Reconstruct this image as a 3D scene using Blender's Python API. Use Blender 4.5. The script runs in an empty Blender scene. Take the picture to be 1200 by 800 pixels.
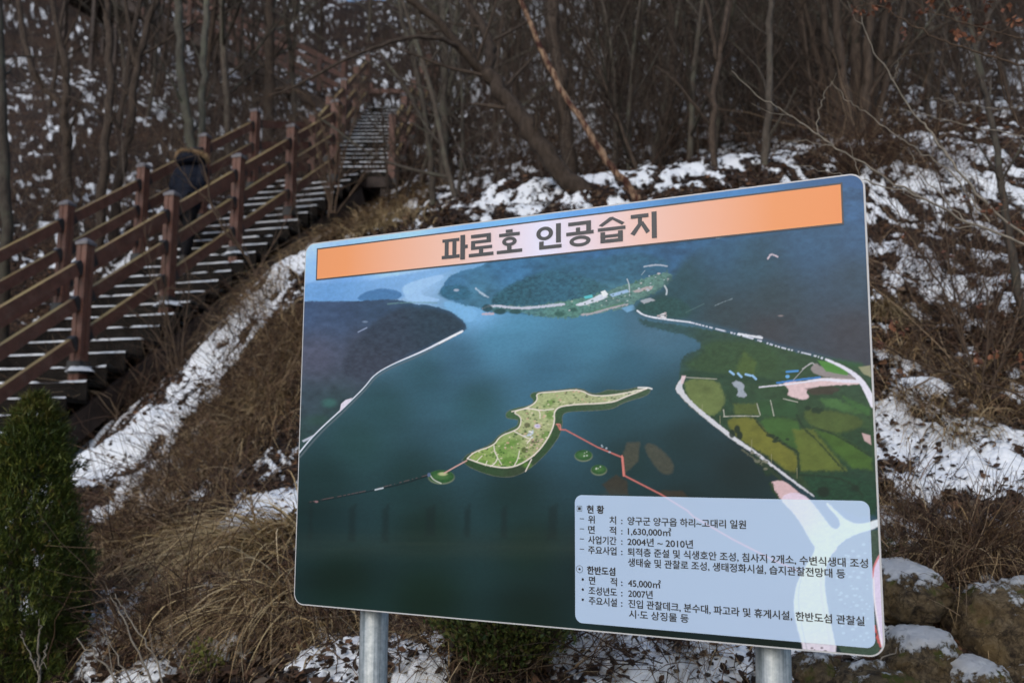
import bpy, math, random
import numpy as np
from mathutils import Vector, Matrix

SC = bpy.context.scene
COL = SC.collection
R = math.radians
EYE = 1.6                     # height of the lens above the flat ground
F_PX = 1120.0                 # focal length in pixels of a 1200 px wide frame
PITCH, ROLL = R(7.3458), R(0.2807)

# ------------------------------------------------------------------ camera
_f = np.array([0, math.cos(PITCH), math.sin(PITCH)])
_u0 = np.array([0, -math.sin(PITCH), math.cos(PITCH)])
_r0 = np.array([1.0, 0, 0])
CAM_R = math.cos(ROLL) * _r0 + math.sin(ROLL) * _u0
CAM_U = -math.sin(ROLL) * _r0 + math.cos(ROLL) * _u0
CAM_F = _f
cam = bpy.data.cameras.new('camera')
cam.sensor_width = 36.0
cam.lens = F_PX / 1200 * 36.0
cam.clip_start, cam.clip_end = 0.05, 3000
cam.dof.use_dof = True
cam.dof.focus_distance = 2.38
cam.dof.aperture_fstop = 4.0
co = bpy.data.objects.new('camera', cam)
COL.objects.link(co)
m = Matrix.Identity(4)
for i in range(3):
    m[i][0], m[i][1], m[i][2] = CAM_R[i], CAM_U[i], -CAM_F[i]
m[2][3] = EYE
co.matrix_world = m
SC.camera = co

# ------------------------------------------------------------------ sky, sun, exposure
SUN_EL, SUN_AZ = R(32), R(204)          # azimuth measured from +Y towards +X
w = bpy.data.worlds.new('World')
SC.world = w
w.use_nodes = True
nt = w.node_tree
bg = nt.nodes['Background']
sky = nt.nodes.new('ShaderNodeTexSky')
sky.sky_type = 'NISHITA'
sky.sun_disc = False
sky.sun_elevation = SUN_EL
sky.sun_rotation = SUN_AZ
sky.air_density = 1.0
sky.dust_density = 1.5
nt.links.new(sky.outputs[0], bg.inputs[0])
bg.inputs[1].default_value = 0.12
sun = bpy.data.lights.new('sun', 'SUN')
sun.energy = 0.75
sun.angle = R(60)
sun.color = (1.0, 0.985, 0.97)
so = bpy.data.objects.new('sun', sun)
COL.objects.link(so)
sd = Vector((math.sin(SUN_AZ) * math.cos(SUN_EL), math.cos(SUN_AZ) * math.cos(SUN_EL), math.sin(SUN_EL)))
so.rotation_euler = sd.to_track_quat('Z', 'Y').to_euler()
so.location = (0, 0, 30)
SC.view_settings.view_transform = 'Standard'
SC.view_settings.look = 'None'
SC.view_settings.gamma = 1.0
SC.view_settings.exposure = 0.47

# ------------------------------------------------------------------ helpers
def P(u, v, d):
    """a point seen at photo pixel (u, v), d metres ahead (measured along +Y)"""
    r = CAM_F + CAM_R * ((u - 600) / F_PX) + CAM_U * ((400 - v) / F_PX)
    r = r * (d / r[1])
    return np.array([r[0], r[1], r[2] + EYE])

def proj(p):
    p = np.asarray(p, float) - np.array([0, 0, EYE])
    d = p @ CAM_F
    return np.stack([600 + F_PX * (p @ CAM_R) / d, 400 - F_PX * (p @ CAM_U) / d], -1)

def unit(a):
    a = np.asarray(a, float)
    return a / max(np.linalg.norm(a), 1e-9)

def tag(o, label=None, cat=None, group=None, kind=None):
    if label: o['label'] = label
    if cat: o['category'] = cat
    if group: o['group'] = group
    if kind: o['kind'] = kind
    return o

def empty(name, loc, rz=0.0):
    o = bpy.data.objects.new(name, None)
    o.empty_display_size = 0.1
    o.location = loc
    o.rotation_euler = (0, 0, rz)
    COL.objects.link(o)
    return o

def children(o):
    return [c for c in ALL_CHILD.get(o.name, [])]

ALL_CHILD = {}

def link(o, parent=None):
    COL.objects.link(o)
    if parent is not None:
        o.parent = parent
        ALL_CHILD.setdefault(parent.name, []).append(o)
    return o

def copy_tree(o, parent=None):
    c = o.copy()
    link(c, parent)
    for ch in children(o):
        copy_tree(ch, c)
    return c

def mesh_arrays(name, V, quads=None, tris=None, smooth=True, cols=None, attr=None):
    """a mesh from numpy arrays; cols = per-vertex rgb (linear) named tint; attr = per-vertex floats"""
    V = np.asarray(V, np.float32)
    me = bpy.data.meshes.new(name)
    nq = 0 if quads is None else len(quads)
    ntr = 0 if tris is None else len(tris)
    me.vertices.add(len(V))
    me.vertices.foreach_set('co', V.ravel())
    loops = []
    if nq: loops.append(np.asarray(quads, np.int32).ravel())
    if ntr: loops.append(np.asarray(tris, np.int32).ravel())
    loops = np.concatenate(loops)
    me.loops.add(len(loops))
    me.loops.foreach_set('vertex_index', loops)
    tot = np.concatenate([np.full(nq, 4, np.int32), np.full(ntr, 3, np.int32)])
    start = np.concatenate([[0], np.cumsum(tot)[:-1]]).astype(np.int32)
    me.polygons.add(len(tot))
    me.polygons.foreach_set('loop_start', start)
    me.polygons.foreach_set('loop_total', tot)
    me.polygons.foreach_set('use_smooth', np.full(len(tot), smooth, bool))
    me.update(calc_edges=True)
    if cols is not None:
        ca = me.color_attributes.new('tint', 'FLOAT_COLOR', 'POINT')
        c4 = np.ones((len(V), 4), np.float32)
        c4[:, :3] = cols
        ca.data.foreach_set('color', c4.ravel())
    for k, a in (attr or {}).items():
        at = me.attributes.new(k, 'FLOAT', 'POINT')
        at.data.foreach_set('value', np.asarray(a, np.float32))
    return me

class MB:
    """collects boxes, prisms, tubes and free faces; build() links them as one mesh object"""
    def __init__(s):
        s.v, s.f, s.c = [], [], []
    def add(s, V, Fc, col=None):
        n = len(s.v)
        s.v.extend([tuple(map(float, p)) for p in V])
        s.f.extend([tuple(i + n for i in f) for f in Fc])
        s.c.extend([col if col is not None else (1, 1, 1)] * len(V))
    def hexa(s, a, b):
        """a, b = two quads of 4 points, facing"""
        s.add(list(a) + list(b), [(3, 2, 1, 0), (4, 5, 6, 7), (0, 1, 5, 4), (1, 2, 6, 5), (2, 3, 7, 6), (3, 0, 4, 7)])
    def box(s, c, sx, sy, sz, ax=(1, 0, 0), ay=(0, 1, 0), az=(0, 0, 1)):
        c, ax, ay, az = map(lambda q: np.asarray(q, float), (c, ax, ay, az))
        q = [(-1, -1), (1, -1), (1, 1), (-1, 1)]
        s.hexa([c + ax * sx / 2 * i + ay * sy / 2 * j - az * sz / 2 for i, j in q],
               [c + ax * sx / 2 * i + ay * sy / 2 * j + az * sz / 2 for i, j in q])
    def bar(s, p, q, wd, ht, up=(0, 0, 1)):
        p, q = np.asarray(p, float), np.asarray(q, float)
        d = unit(q - p)
        x = unit(np.cross(d, up)); u = np.cross(x, d)
        k = [(-1, -1), (1, -1), (1, 1), (-1, 1)]
        s.hexa([p + x * wd / 2 * i + u * ht / 2 * j for i, j in k], [q + x * wd / 2 * i + u * ht / 2 * j for i, j in k])
    def tube(s, pts, rad, n=6, col=None, cap=True):
        pts = np.asarray(pts, float)
        N = len(pts)
        rad = np.broadcast_to(np.asarray(rad, float), (N,))
        t = np.gradient(pts, axis=0)
        t /= np.linalg.norm(t, axis=1)[:, None] + 1e-9
        ref = np.array([0.31, 0.77, 0.55]) if abs(t[0] @ unit([.31, .77, .55])) < .9 else np.array([1., 0, 0])
        V = []
        x = unit(np.cross(t[0], ref))
        for i in range(N):
            x = unit(x - t[i] * (x @ t[i]))
            y = np.cross(t[i], x)
            for k in range(n):
                a = 2 * math.pi * k / n
                V.append(pts[i] + (x * math.cos(a) + y * math.sin(a)) * rad[i])
        Fc = []
        for i in range(N - 1):
            for k in range(n):
                k2 = (k + 1) % n
                Fc.append((i * n + k, i * n + k2, (i + 1) * n + k2, (i + 1) * n + k))
        if cap and n > 2:
            Fc.append(tuple(range(n - 1, -1, -1)))
            Fc.append(tuple(range((N - 1) * n, N * n)))
        s.add(V, Fc, col)
    def mesh(s, name, smooth=False, cols=False):
        me = bpy.data.meshes.new(name)
        me.from_pydata(s.v, [], s.f)
        if smooth:
            me.polygons.foreach_set('use_smooth', np.ones(len(s.f), bool))
        if cols:
            ca = me.color_attributes.new('tint', 'FLOAT_COLOR', 'POINT')
            c4 = np.ones((len(s.v), 4), np.float32)
            c4[:, :3] = s.c
            ca.data.foreach_set('color', c4.ravel())
        me.update()
        return me
    def build(s, name, mat, parent=None, smooth=False, cols=False, shift=None, bevel=0):
        if shift is not None:
            s.v = [(a - shift[0], b - shift[1], c - shift[2]) for a, b, c in s.v]
        return obj(name, s.mesh(name, smooth, cols), mat, parent, bevel=bevel)

def obj(name, me, mat, parent=None, loc=None, bevel=0):
    o = bpy.data.objects.new(name, me)
    if mat is not None:
        me.materials.clear(); me.materials.append(mat)
    link(o, parent)
    if loc is not None: o.location = loc
    if bevel:
        b = o.modifiers.new('bevel', 'BEVEL'); b.width = bevel; b.segments = 2; b.limit_method = 'ANGLE'
    return o

# ---- noise
_rs = np.random.RandomState(7)
_tab = _rs.rand(256, 256).astype(np.float32)
def vnoise(x, y, seed=0):
    xi = np.floor(x).astype(np.int64); yi = np.floor(y).astype(np.int64)
    fx = x - xi; fy = y - yi
    fx = fx * fx * (3 - 2 * fx); fy = fy * fy * (3 - 2 * fy)
    a = seed * 37; b = seed * 91
    g = lambda i, j: _tab[(i + a) & 255, (j + b) & 255]
    return (g(xi, yi) * (1 - fx) + g(xi + 1, yi) * fx) * (1 - fy) + (g(xi, yi + 1) * (1 - fx) + g(xi + 1, yi + 1) * fx) * fy
def fbm(x, y, oct=4, seed=0, gain=.5):
    x = np.asarray(x, float); y = np.asarray(y, float)
    s = 0; a = 1; t = 0
    for k in range(oct):
        s = s + a * vnoise(x * 2 ** k + 17.3 * k, y * 2 ** k + 5.1 * k, seed + k)
        t += a; a *= gain
    return s / t
def sstep(a, b, x):
    t = np.clip((x - a) / (b - a), 0, 1)
    return t * t * (3 - 2 * t)
def lin(c):
    c = np.asarray(c, float) / 255.0
    return np.where(c <= 0.04045, c / 12.92, ((c + 0.055) / 1.055) ** 2.4)

# ---- materials
def newmat(name):
    mt = bpy.data.materials.new(name)
    mt.use_nodes = True
    n = mt.node_tree
    return mt, n, n.nodes['Principled BSDF'], n.links.new
def ramp(n, stops):
    r = n.nodes.new('ShaderNodeValToRGB')
    el = r.color_ramp.elements
    while len(el) < len(stops): el.new(0.5)
    for e, (p, c) in zip(el, stops):
        e.position = p; e.color = (*c, 1) if len(c) == 3 else c
    return r
def noise_node(n, scale, detail=4, rough=.6, vec=None, dist=0):
    t = n.nodes.new('ShaderNodeTexNoise')
    t.inputs['Scale'].default_value = scale
    t.inputs['Detail'].default_value = detail
    t.inputs['Roughness'].default_value = rough
    t.inputs['Distortion'].default_value = dist
    if vec is not None: n.links.new(vec, t.inputs['Vector'])
    return t
def coords(n, kind='Object', scale=None):
    tc = n.nodes.new('ShaderNodeTexCoord')
    if scale is None: return tc.outputs[kind]
    mp = n.nodes.new('ShaderNodeMapping')
    mp.inputs['Scale'].default_value = scale
    n.links.new(tc.outputs[kind], mp.inputs['Vector'])
    return mp.outputs[0]
def bump_node(n, h, b, strength=.4, dist=.01):
    bp = n.nodes.new('ShaderNodeBump')
    bp.inputs['Strength'].default_value = strength
    bp.inputs['Distance'].default_value = dist
    n.links.new(h, bp.inputs['Height'])
    n.links.new(bp.outputs[0], b.inputs['Normal'])
def mix_node(n, f, a, b):
    mx = n.nodes.new('ShaderNodeMix'); mx.data_type = 'RGBA'
    for s_, v in ((mx.inputs[0], f), (mx.inputs[6], a), (mx.inputs[7], b)):
        if isinstance(v, (int, float)): s_.default_value = v
        elif isinstance(v, (tuple, list)): s_.default_value = (*v, 1)
        else: n.links.new(v, s_)
    return mx.outputs[2]
def maprange(n, v, a, b, c=0, d=1, smooth=False):
    mr = n.nodes.new('ShaderNodeMapRange')
    if smooth: mr.interpolation_type = 'SMOOTHSTEP'
    for k, x in enumerate((a, b, c, d)): mr.inputs[k + 1].default_value = x
    n.links.new(v, mr.inputs[0])
    return mr.outputs[0]
def math_node(n, op, a, b=None):
    mn = n.nodes.new('ShaderNodeMath'); mn.operation = op
    for k, v in enumerate((a, b)):
        if v is None: continue
        if isinstance(v, (int, float)): mn.inputs[k].default_value = v
        else: n.links.new(v, mn.inputs[k])
    return mn.outputs[0]

def mat_noise(name, c1, c2, scale=8, rough=.8, stretch=None, bump=.3, bdist=.01, metal=0, detail=5, lo=.35, hi=.65):
    mt, n, b, L = newmat(name)
    v = coords(n, 'Object', stretch)
    t = noise_node(n, scale, detail, .65, v)
    r = ramp(n, [(lo, c1), (hi, c2)])
    L(t.outputs[0], r.inputs[0]); L(r.outputs[0], b.inputs['Base Color'])
    b.inputs['Roughness'].default_value = rough
    b.inputs['Metallic'].default_value = metal
    if bump: bump_node(n, t.outputs[0], b, bump, bdist)
    return mt
def mat_tint(name, rough=.8, gain=1.0, trans=0.0, bump=0, spec=.5):
    mt, n, b, L = newmat(name)
    a = n.nodes.new('ShaderNodeVertexColor'); a.layer_name = 'tint'
    L(a.outputs[0], b.inputs['Base Color'])
    b.inputs['Roughness'].default_value = rough
    b.inputs['Specular IOR Level'].default_value = spec
    if bump:
        t = noise_node(n, 60, 3, .6, coords(n)); bump_node(n, t.outputs[0], b, bump, .004)
    return mt
M = {}

# ================================================================== staircase frame (needed by the terrain)
ST = 1.2
ST_P = np.array([-3.6925, 8.1032, 1.9259]) * ST + np.array([0, 0, EYE])   # top of the post nearest the viewer
ST_HD = R(16.18)
ST_D = np.array([math.sin(ST_HD), math.cos(ST_HD), 0.0])      # up the flight
ST_A = np.array([-math.cos(ST_HD), math.sin(ST_HD), 0.0])     # across to the far row of posts
ST_SP, ST_RISE, ST_W = 1.1494 * ST, 0.7519 * ST, 1.2284 * ST
POST_H = 1.40
def st_pt(i, a=0.0, z=0.0):
    """tread level at post index i, a metres across"""
    return ST_P + ST_D * (ST_SP * i) + ST_A * a + np.array([0, 0, ST_RISE * i - POST_H + z])
F2_S = np.array([-2.95, 16.9, st_pt(4.45)[2]])                # second flight: start, end
F2_E = np.array([-2.78, 22.0, F2_S[2] + 3.45])
F3_S = np.array([-3.9, 23.1, F2_E[2] + .02])
F3_D = unit([-math.sin(R(72)), math.cos(R(72)), 0])
F3_L, F3_RISE = 7.6, 4.5

# ================================================================== terrain
def base_h(x, y):
    y = np.asarray(y, float)
    return np.where(y < 2.75, 0.0, np.where(y < 40, 0.45 * (y - 2.75) + .3, 0.45 * 37.25 + .3 + 0.25 * (y - 40)))
_ctl = []
for row in [
    (-150, 800, 4.6), (0, 800, 4.3), (100, 800, 4.1), (200, 800, 3.9), (320, 800, 3.75), (440, 800, 3.65), (560, 800, 3.6), (700, 800, 3.5),
    (850, 800, 3.35), (1000, 800, 3.3), (1150, 800, 3.3), (1300, 800, 3.3),
    (0, 690, 5.4), (150, 690, 5.1), (300, 690, 4.7), (440, 690, 4.45), (600, 690, 4.3), (800, 690, 4.1), (1000, 690, 3.8), (1150, 690, 3.65), (1300, 690, 3.6),
    (0, 600, 7.2), (150, 600, 6.4), (300, 600, 5.7), (450, 600, 5.3), (650, 600, 5.1), (850, 600, 4.8), (1050, 600, 4.3), (1200, 590, 4.15), (1350, 600, 4.1),
    (60, 565, 7.8), (200, 520, 7.3), (330, 500, 6.8), (500, 480, 6.5), (700, 470, 6.2), (900, 470, 5.7), (1100, 480, 5.2), (1250, 480, 5.0),
    (200, 455, 8.3), (300, 400, 8.2), (400, 380, 7.9), (600, 360, 7.6), (800, 340, 7.3), (1000, 340, 6.8), (1150, 340, 6.7), (1300, 340, 6.5),
    (280, 365, 9.0), (340, 300, 9.9), (400, 265, 10.2), (500, 247, 9.5), (600, 224, 9.2), (690, 211, 9.2), (800, 195, 9.4), (900, 176, 9.6),
    (1000, 220, 9.0), (1100, 220, 8.8), (1200, 220, 8.6), (1330, 220, 8.5), (1000, 165, 10.6), (1100, 150, 11.2), (1200, 150, 11), (1330, 150, 11),
    (500, 262, 11.4), (600, 243, 11.3), (700, 230, 11.2), (800, 210, 11.3), (900, 188, 11.4),
    (480, 205, 14.5), (600, 195, 14), (700, 188, 14), (800, 168, 14), (900, 148, 14), (1000, 120, 14.5), (1100, 105, 15), (1200, 100, 15), (1350, 100, 15),
    (500, 140, 19), (650, 130, 18.5), (800, 118, 18.5), (950, 90, 19), (1100, 60, 20), (1250, 60, 20),
    (500, 75, 25), (650, 65, 25), (800, 55, 26), (1000, 20, 27), (1200, 0, 28),
    (450, 5, 36), (385, 4, 36), (530, 5, 36), (600, -12, 37), (750, -30, 38), (950, -60, 38), (1200, -60, 38), (250, -14, 36), (100, -40, 36), (-100, -50, 36),
    (300, 70, 29), (150, 62, 27), (0, 52, 26), (-150, 50, 25), (330, 128, 22), (200, 122, 20.5), (50, 112, 20), (-100, 110, 19.5),
    (100, 185, 17), (0, 192, 16), (-120, 200, 15.5), (40, 262, 14), (-60, 292, 13), (-150, 300, 13)]:
    _ctl.append(P(*row))
for i in range(-2, 5):
    _ctl.append(st_pt(i, -.30, -.72)); _ctl.append(st_pt(i, ST_W + .15, -.35))
for k in range(4):
    q = F2_S + (F2_E - F2_S) * k / 3
    _ctl.append(q + np.array([-.7, 0, -.5])); _ctl.append(q + np.array([.8, 0, -.35]))
for x in (-14, -8, -4, 0, 4, 8):
    _ctl.append(np.array([x, 46.0, EYE + 14.0])); _ctl.append(np.array([x, 2.6, 0.02]))
_ctl = np.array(_ctl)
_cz = _ctl[:, 2] - base_h(_ctl[:, 0], _ctl[:, 1])
# warp so the spacing of control points is even near and far
def _warp(x, y):
    r = np.hypot(x, y) + 1e-6
    return np.stack([np.arctan2(x, y) * 3.0, np.log(r) * 3.0], -1)
_cw = _warp(_ctl[:, 0], _ctl[:, 1])
def _tps(r2): return r2 * np.log(r2 + 1e-9) * .5
_n = len(_cw)
_K = _tps(((_cw[:, None] - _cw[None]) ** 2).sum(-1)) + np.eye(_n) * .012
_Pm = np.concatenate([np.ones((_n, 1)), _cw], 1)
_A = np.block([[_K, _Pm], [_Pm.T, np.zeros((3, 3))]])
_wt = np.linalg.solve(_A, np.concatenate([_cz, np.zeros(3)]))
def H0(x, y):
    x = np.atleast_1d(np.asarray(x, float)); y = np.atleast_1d(np.asarray(y, float))
    out = np.zeros(len(x))
    for s in range(0, len(x), 20000):
        xs, ys = x[s:s + 20000], y[s:s + 20000]
        wq = _warp(xs, ys)
        res = _tps(((wq[:, None] - _cw[None]) ** 2).sum(-1)) @ _wt[:_n] + _wt[_n] + wq @ _wt[_n + 1:]
        win = sstep(2.4, 3.0, ys) * (1 - sstep(44, 56, ys)) * (1 - sstep(.62, .85, np.abs(np.arctan2(xs, np.maximum(ys, .01)))))
        out[s:s + 20000] = base_h(xs, ys) + res * win
    return np.maximum(out, 0)
def H(x, y):
    x = np.atleast_1d(np.asarray(x, float)); y = np.atleast_1d(np.asarray(y, float))
    k = sstep(2.8, 3.4, y)
    n = (fbm(x * 1.1, y * 1.1, 4, 3) - .5) * .32 + (fbm(x * 5, y * 5, 3, 9) - .5) * .11
    return H0(x, y) + n * k
def Hs(x, y): return float(H(x, y)[0])

def cast(u, v, dmin=2.9, dmax=45):
    """first ground point under a photo pixel"""
    d = np.exp(np.linspace(math.log(dmin), math.log(dmax), 500))
    pts = np.array([P(u, v, q) for q in d])
    below = pts[:, 2] < H(pts[:, 0], pts[:, 1])
    i = int(np.argmax(below)) if below.any() else len(d) - 1
    return pts[i]

# ---- where the snow lies: drifts on the ground (centre, half widths) and bare brown banks
_drift = []
for (u, v, ru, rv, s) in [
    (60, 565, 40, 22, .8), (110, 545, 55, 30, .9), (170, 505, 60, 40, .75), (215, 460, 50, 40, .62), (265, 400, 42, 32, .7), (320, 335, 45, 45, .8), (345, 305, 30, 20, .8),
    (190, 550, 40, 14, .5), (325, 590, 55, 34, 1.5), (280, 612, 34, 12, .9), (250, 590, 30, 12, .4), (120, 735, 50, 28, .9), (170, 770, 60, 30, .9), (250, 760, 50, 24, .7), (400, 765, 60, 25, .8), (490, 765, 45, 40, 1.3), (350, 785, 50, 20, .6),
    (560, 240, 45, 18, .5), (620, 230, 50, 22, .5), (690, 215, 50, 22, .6), (770, 205, 60, 16, .4), (860, 185, 50, 18, .4), (400, 272, 25, 10, .5),
    (1110, 470, 40, 26, .6), (1075, 640, 40, 14, .5), (1170, 620, 40, 12, .4), (200, 575, 50, 14, .4), (130, 600, 40, 12, .4), (300, 440, 30, 12, .35), (250, 500, 30, 12, .3), (1060, 510, 50, 30, .9), (1150, 520, 60, 36, 1.0), (1100, 560, 70, 30, .9), (1180, 570, 50, 40, .9), (1050, 430, 40, 30, .3), (1060, 300, 50, 50, .4), (1100, 340, 60, 50, .35),
    (1100, 210, 80, 50, .4), (690, 775, 60, 25, 1.2), (850, 795, 50, 20, 1.2), (770, 790, 50, 15, 1.0),
    (300, 470, 70, 40, -.3), (280, 530, 70, 30, -.25), (230, 545, 40, 14, .3), (190, 600, 40, 14, .3), (200, 645, 80, 30, -.4), (300, 680, 60, 30, -.7), (330, 420, 40, 40, -.6), (595, 770, 40, 30, -.5), (1130, 640, 80, 30, -.8), (1090, 400, 60, 20, -.4),
    (430, 210, 40, 20, -.6), (490, 150, 30, 40, .6), (500, 100, 30, 20, .4), (560, 200, 60, 12, -.3), (600, 180, 40, 16, .5), (130, 470, 40, 30, -.9), (1000, 180, 40, 20, -.5)]:
    c = cast(u, v); d = c[1]
    _drift.append((c[0], c[1], ru * d / F_PX, max(.12, 1.6 * rv * d / F_PX), s))
def snow_amount(x, y):
    n = fbm(x * .9, y * .6, 3, 21) * .34 + np.where(y > 11.5, fbm(x * 11, y * 8, 3, 37, .6), fbm(x * 8.5, y * 5.2, 4, 31, .7)) * 1.3 - .93 - .03 * sstep(10, 13, y) + .10 * ((x > -2.2) & (y > 11.5))
    g = np.zeros(len(x))
    for cx, cy, rx, ry, s in _drift:
        q = ((x - cx) / rx) ** 2 + ((y - cy) / ry) ** 2
        k = q < 8
        g[k] += s * np.exp(-q[k] * .9)
    return n + np.clip(g, -1, 1.1) * .42

def build_ground():
    th = np.concatenate([np.linspace(-180, -34, 38)[:-1], np.linspace(-34, 34, 720), np.linspace(34, 180, 38)[1:]])
    rr = np.concatenate([np.linspace(.05, 2.6, 10)[:-1], np.exp(np.linspace(math.log(2.6), math.log(15), 400)), np.exp(np.linspace(math.log(15), math.log(60), 120))[1:],
                         np.exp(np.linspace(math.log(60), math.log(900), 22))[1:]])
    T, Rr = np.meshgrid(np.radians(th), rr)
    x = (Rr * np.sin(T)).ravel(); y = (Rr * np.cos(T)).ravel()
    z = H(x, y)
    far = sstep(60, 120, y)
    z = np.where(y > 60, np.minimum(z, 18 + (y - 60) * .02), z)
    sa = snow_amount(x, y)
    s = sstep(-.06, .10, sa) * sstep(2.6, 3.0, y)
    lump = fbm(x * 14, y * 14, 3, 44)
    z = z + s * (.012 + .05 * np.clip(sa, 0, .6) + .03 * (lump - .4)) + (1 - s) * (fbm(x * 22, y * 22, 2, 50) - .5) * .05 * sstep(2.9, 3.4, y)
    nr, nt_ = len(rr), len(th)
    i = np.arange(nr - 1)[:, None] * nt_ + np.arange(nt_ - 1)[None]
    q = np.stack([i, i + 1, i + nt_ + 1, i + nt_], -1).reshape(-1, 4)[:, ::-1]
    me = mesh_arrays('ground', np.stack([x, y, z], -1), q, smooth=True, attr={'snow': sa})
    o = obj('ground', me, M['ground'])
    tag(o, 'steep hillside of brown leaf litter under patchy snow', 'ground', kind='structure')

def mat_ground():
    mt, n, b, L = newmat('leaf_litter_and_snow')
    v = coords(n, 'Object')
    at = n.nodes.new('ShaderNodeAttribute'); at.attribute_name = 'snow'
    # litter
    vo = n.nodes.new('ShaderNodeTexVoronoi'); vo.inputs['Scale'].default_value = 34
    L(v, vo.inputs['Vector'])
    vo.inputs['Randomness'].default_value = 1
    cr = ramp(n, [(0, (.008, .005, .004)), (.35, (.022, .013, .009)), (.65, (.044, .024, .014)), (.9, (.075, .042, .024)), (1, (.11, .075, .047))])
    sx = n.nodes.new('ShaderNodeSeparateColor'); L(vo.outputs['Color'], sx.inputs[0])
    L(sx.outputs[0], cr.inputs[0])
    big = noise_node(n, 1.3, 4, .6, v)
    dark = ramp(n, [(.35, (.45, .45, .45)), (.65, (1.1, 1.05, 1.0))])
    L(big.outputs[0], dark.inputs[0])
    mu = n.nodes.new('ShaderNodeMix'); mu.data_type = 'RGBA'; mu.blend_type = 'MULTIPLY'; mu.inputs[0].default_value = 1
    L(cr.outputs[0], mu.inputs[6]); L(dark.outputs[0], mu.inputs[7])
    # snow edge
    fn = noise_node(n, 26, 5, .7, v)
    f2 = noise_node(n, 7, 4, .65, v)
    e = math_node(n, 'ADD', at.outputs['Fac'], math_node(n, 'MULTIPLY', math_node(n, 'SUBTRACT', fn.outputs[0], .5), .55))
    e = math_node(n, 'ADD', e, math_node(n, 'MULTIPLY', math_node(n, 'SUBTRACT', f2.outputs[0], .5), .35))
    k = maprange(n, e, -.01, .07)
    col = mix_node(n, k, mu.outputs[2], (.77, .80, .835))
    L(col, b.inputs['Base Color'])
    b.inputs['Roughness'].default_value = .85
    b.inputs['Specular IOR Level'].default_value = .25
    h = math_node(n, 'ADD', math_node(n, 'MULTIPLY', vo.outputs['Distance'], -.5), math_node(n, 'MULTIPLY', k, .8))
    h = math_node(n, 'ADD', h, math_node(n, 'MULTIPLY', fn.outputs[0], .5))
    bump_node(n, h, b, .7, .025)
    return mt
M['ground'] = mat_ground()
build_ground()

# ================================================================== the information board
B_W, B_HT = 1.5, 0.992
B_YAW = R(-27.57)
bu = np.array([math.cos(B_YAW), math.sin(B_YAW), 0.0])
B_BL = np.array([-0.54733, 2.47894, -0.35041]) * (1.5 / 1.4) + np.array([0, 0, EYE])
B_Z = B_BL[2]
B_BASE = B_BL + bu * (B_W / 2); B_BASE[2] = 0
def board_px(s, t):
    """photo pixel of the print at s metres from the left edge, t above the bottom edge"""
    s = np.asarray(s, float)[..., None]; t = np.asarray(t, float)[..., None]
    return proj(B_BL + bu * s + np.array([0, 0, 1.0]) * t)
def board_st(u, v):
    r = CAM_F + CAM_R * ((u - 600) / F_PX) + CAM_U * ((400 - v) / F_PX)
    n = np.array([bu[1], -bu[0], 0])
    o = np.array([0, 0, EYE])
    p = o + r * ((B_BL - o) @ n) / (r @ n)
    return (p - B_BL) @ bu, p[2] - B_Z

K_PRINT = 1.06     # print ink: reflectance of a tone in the picture

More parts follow.
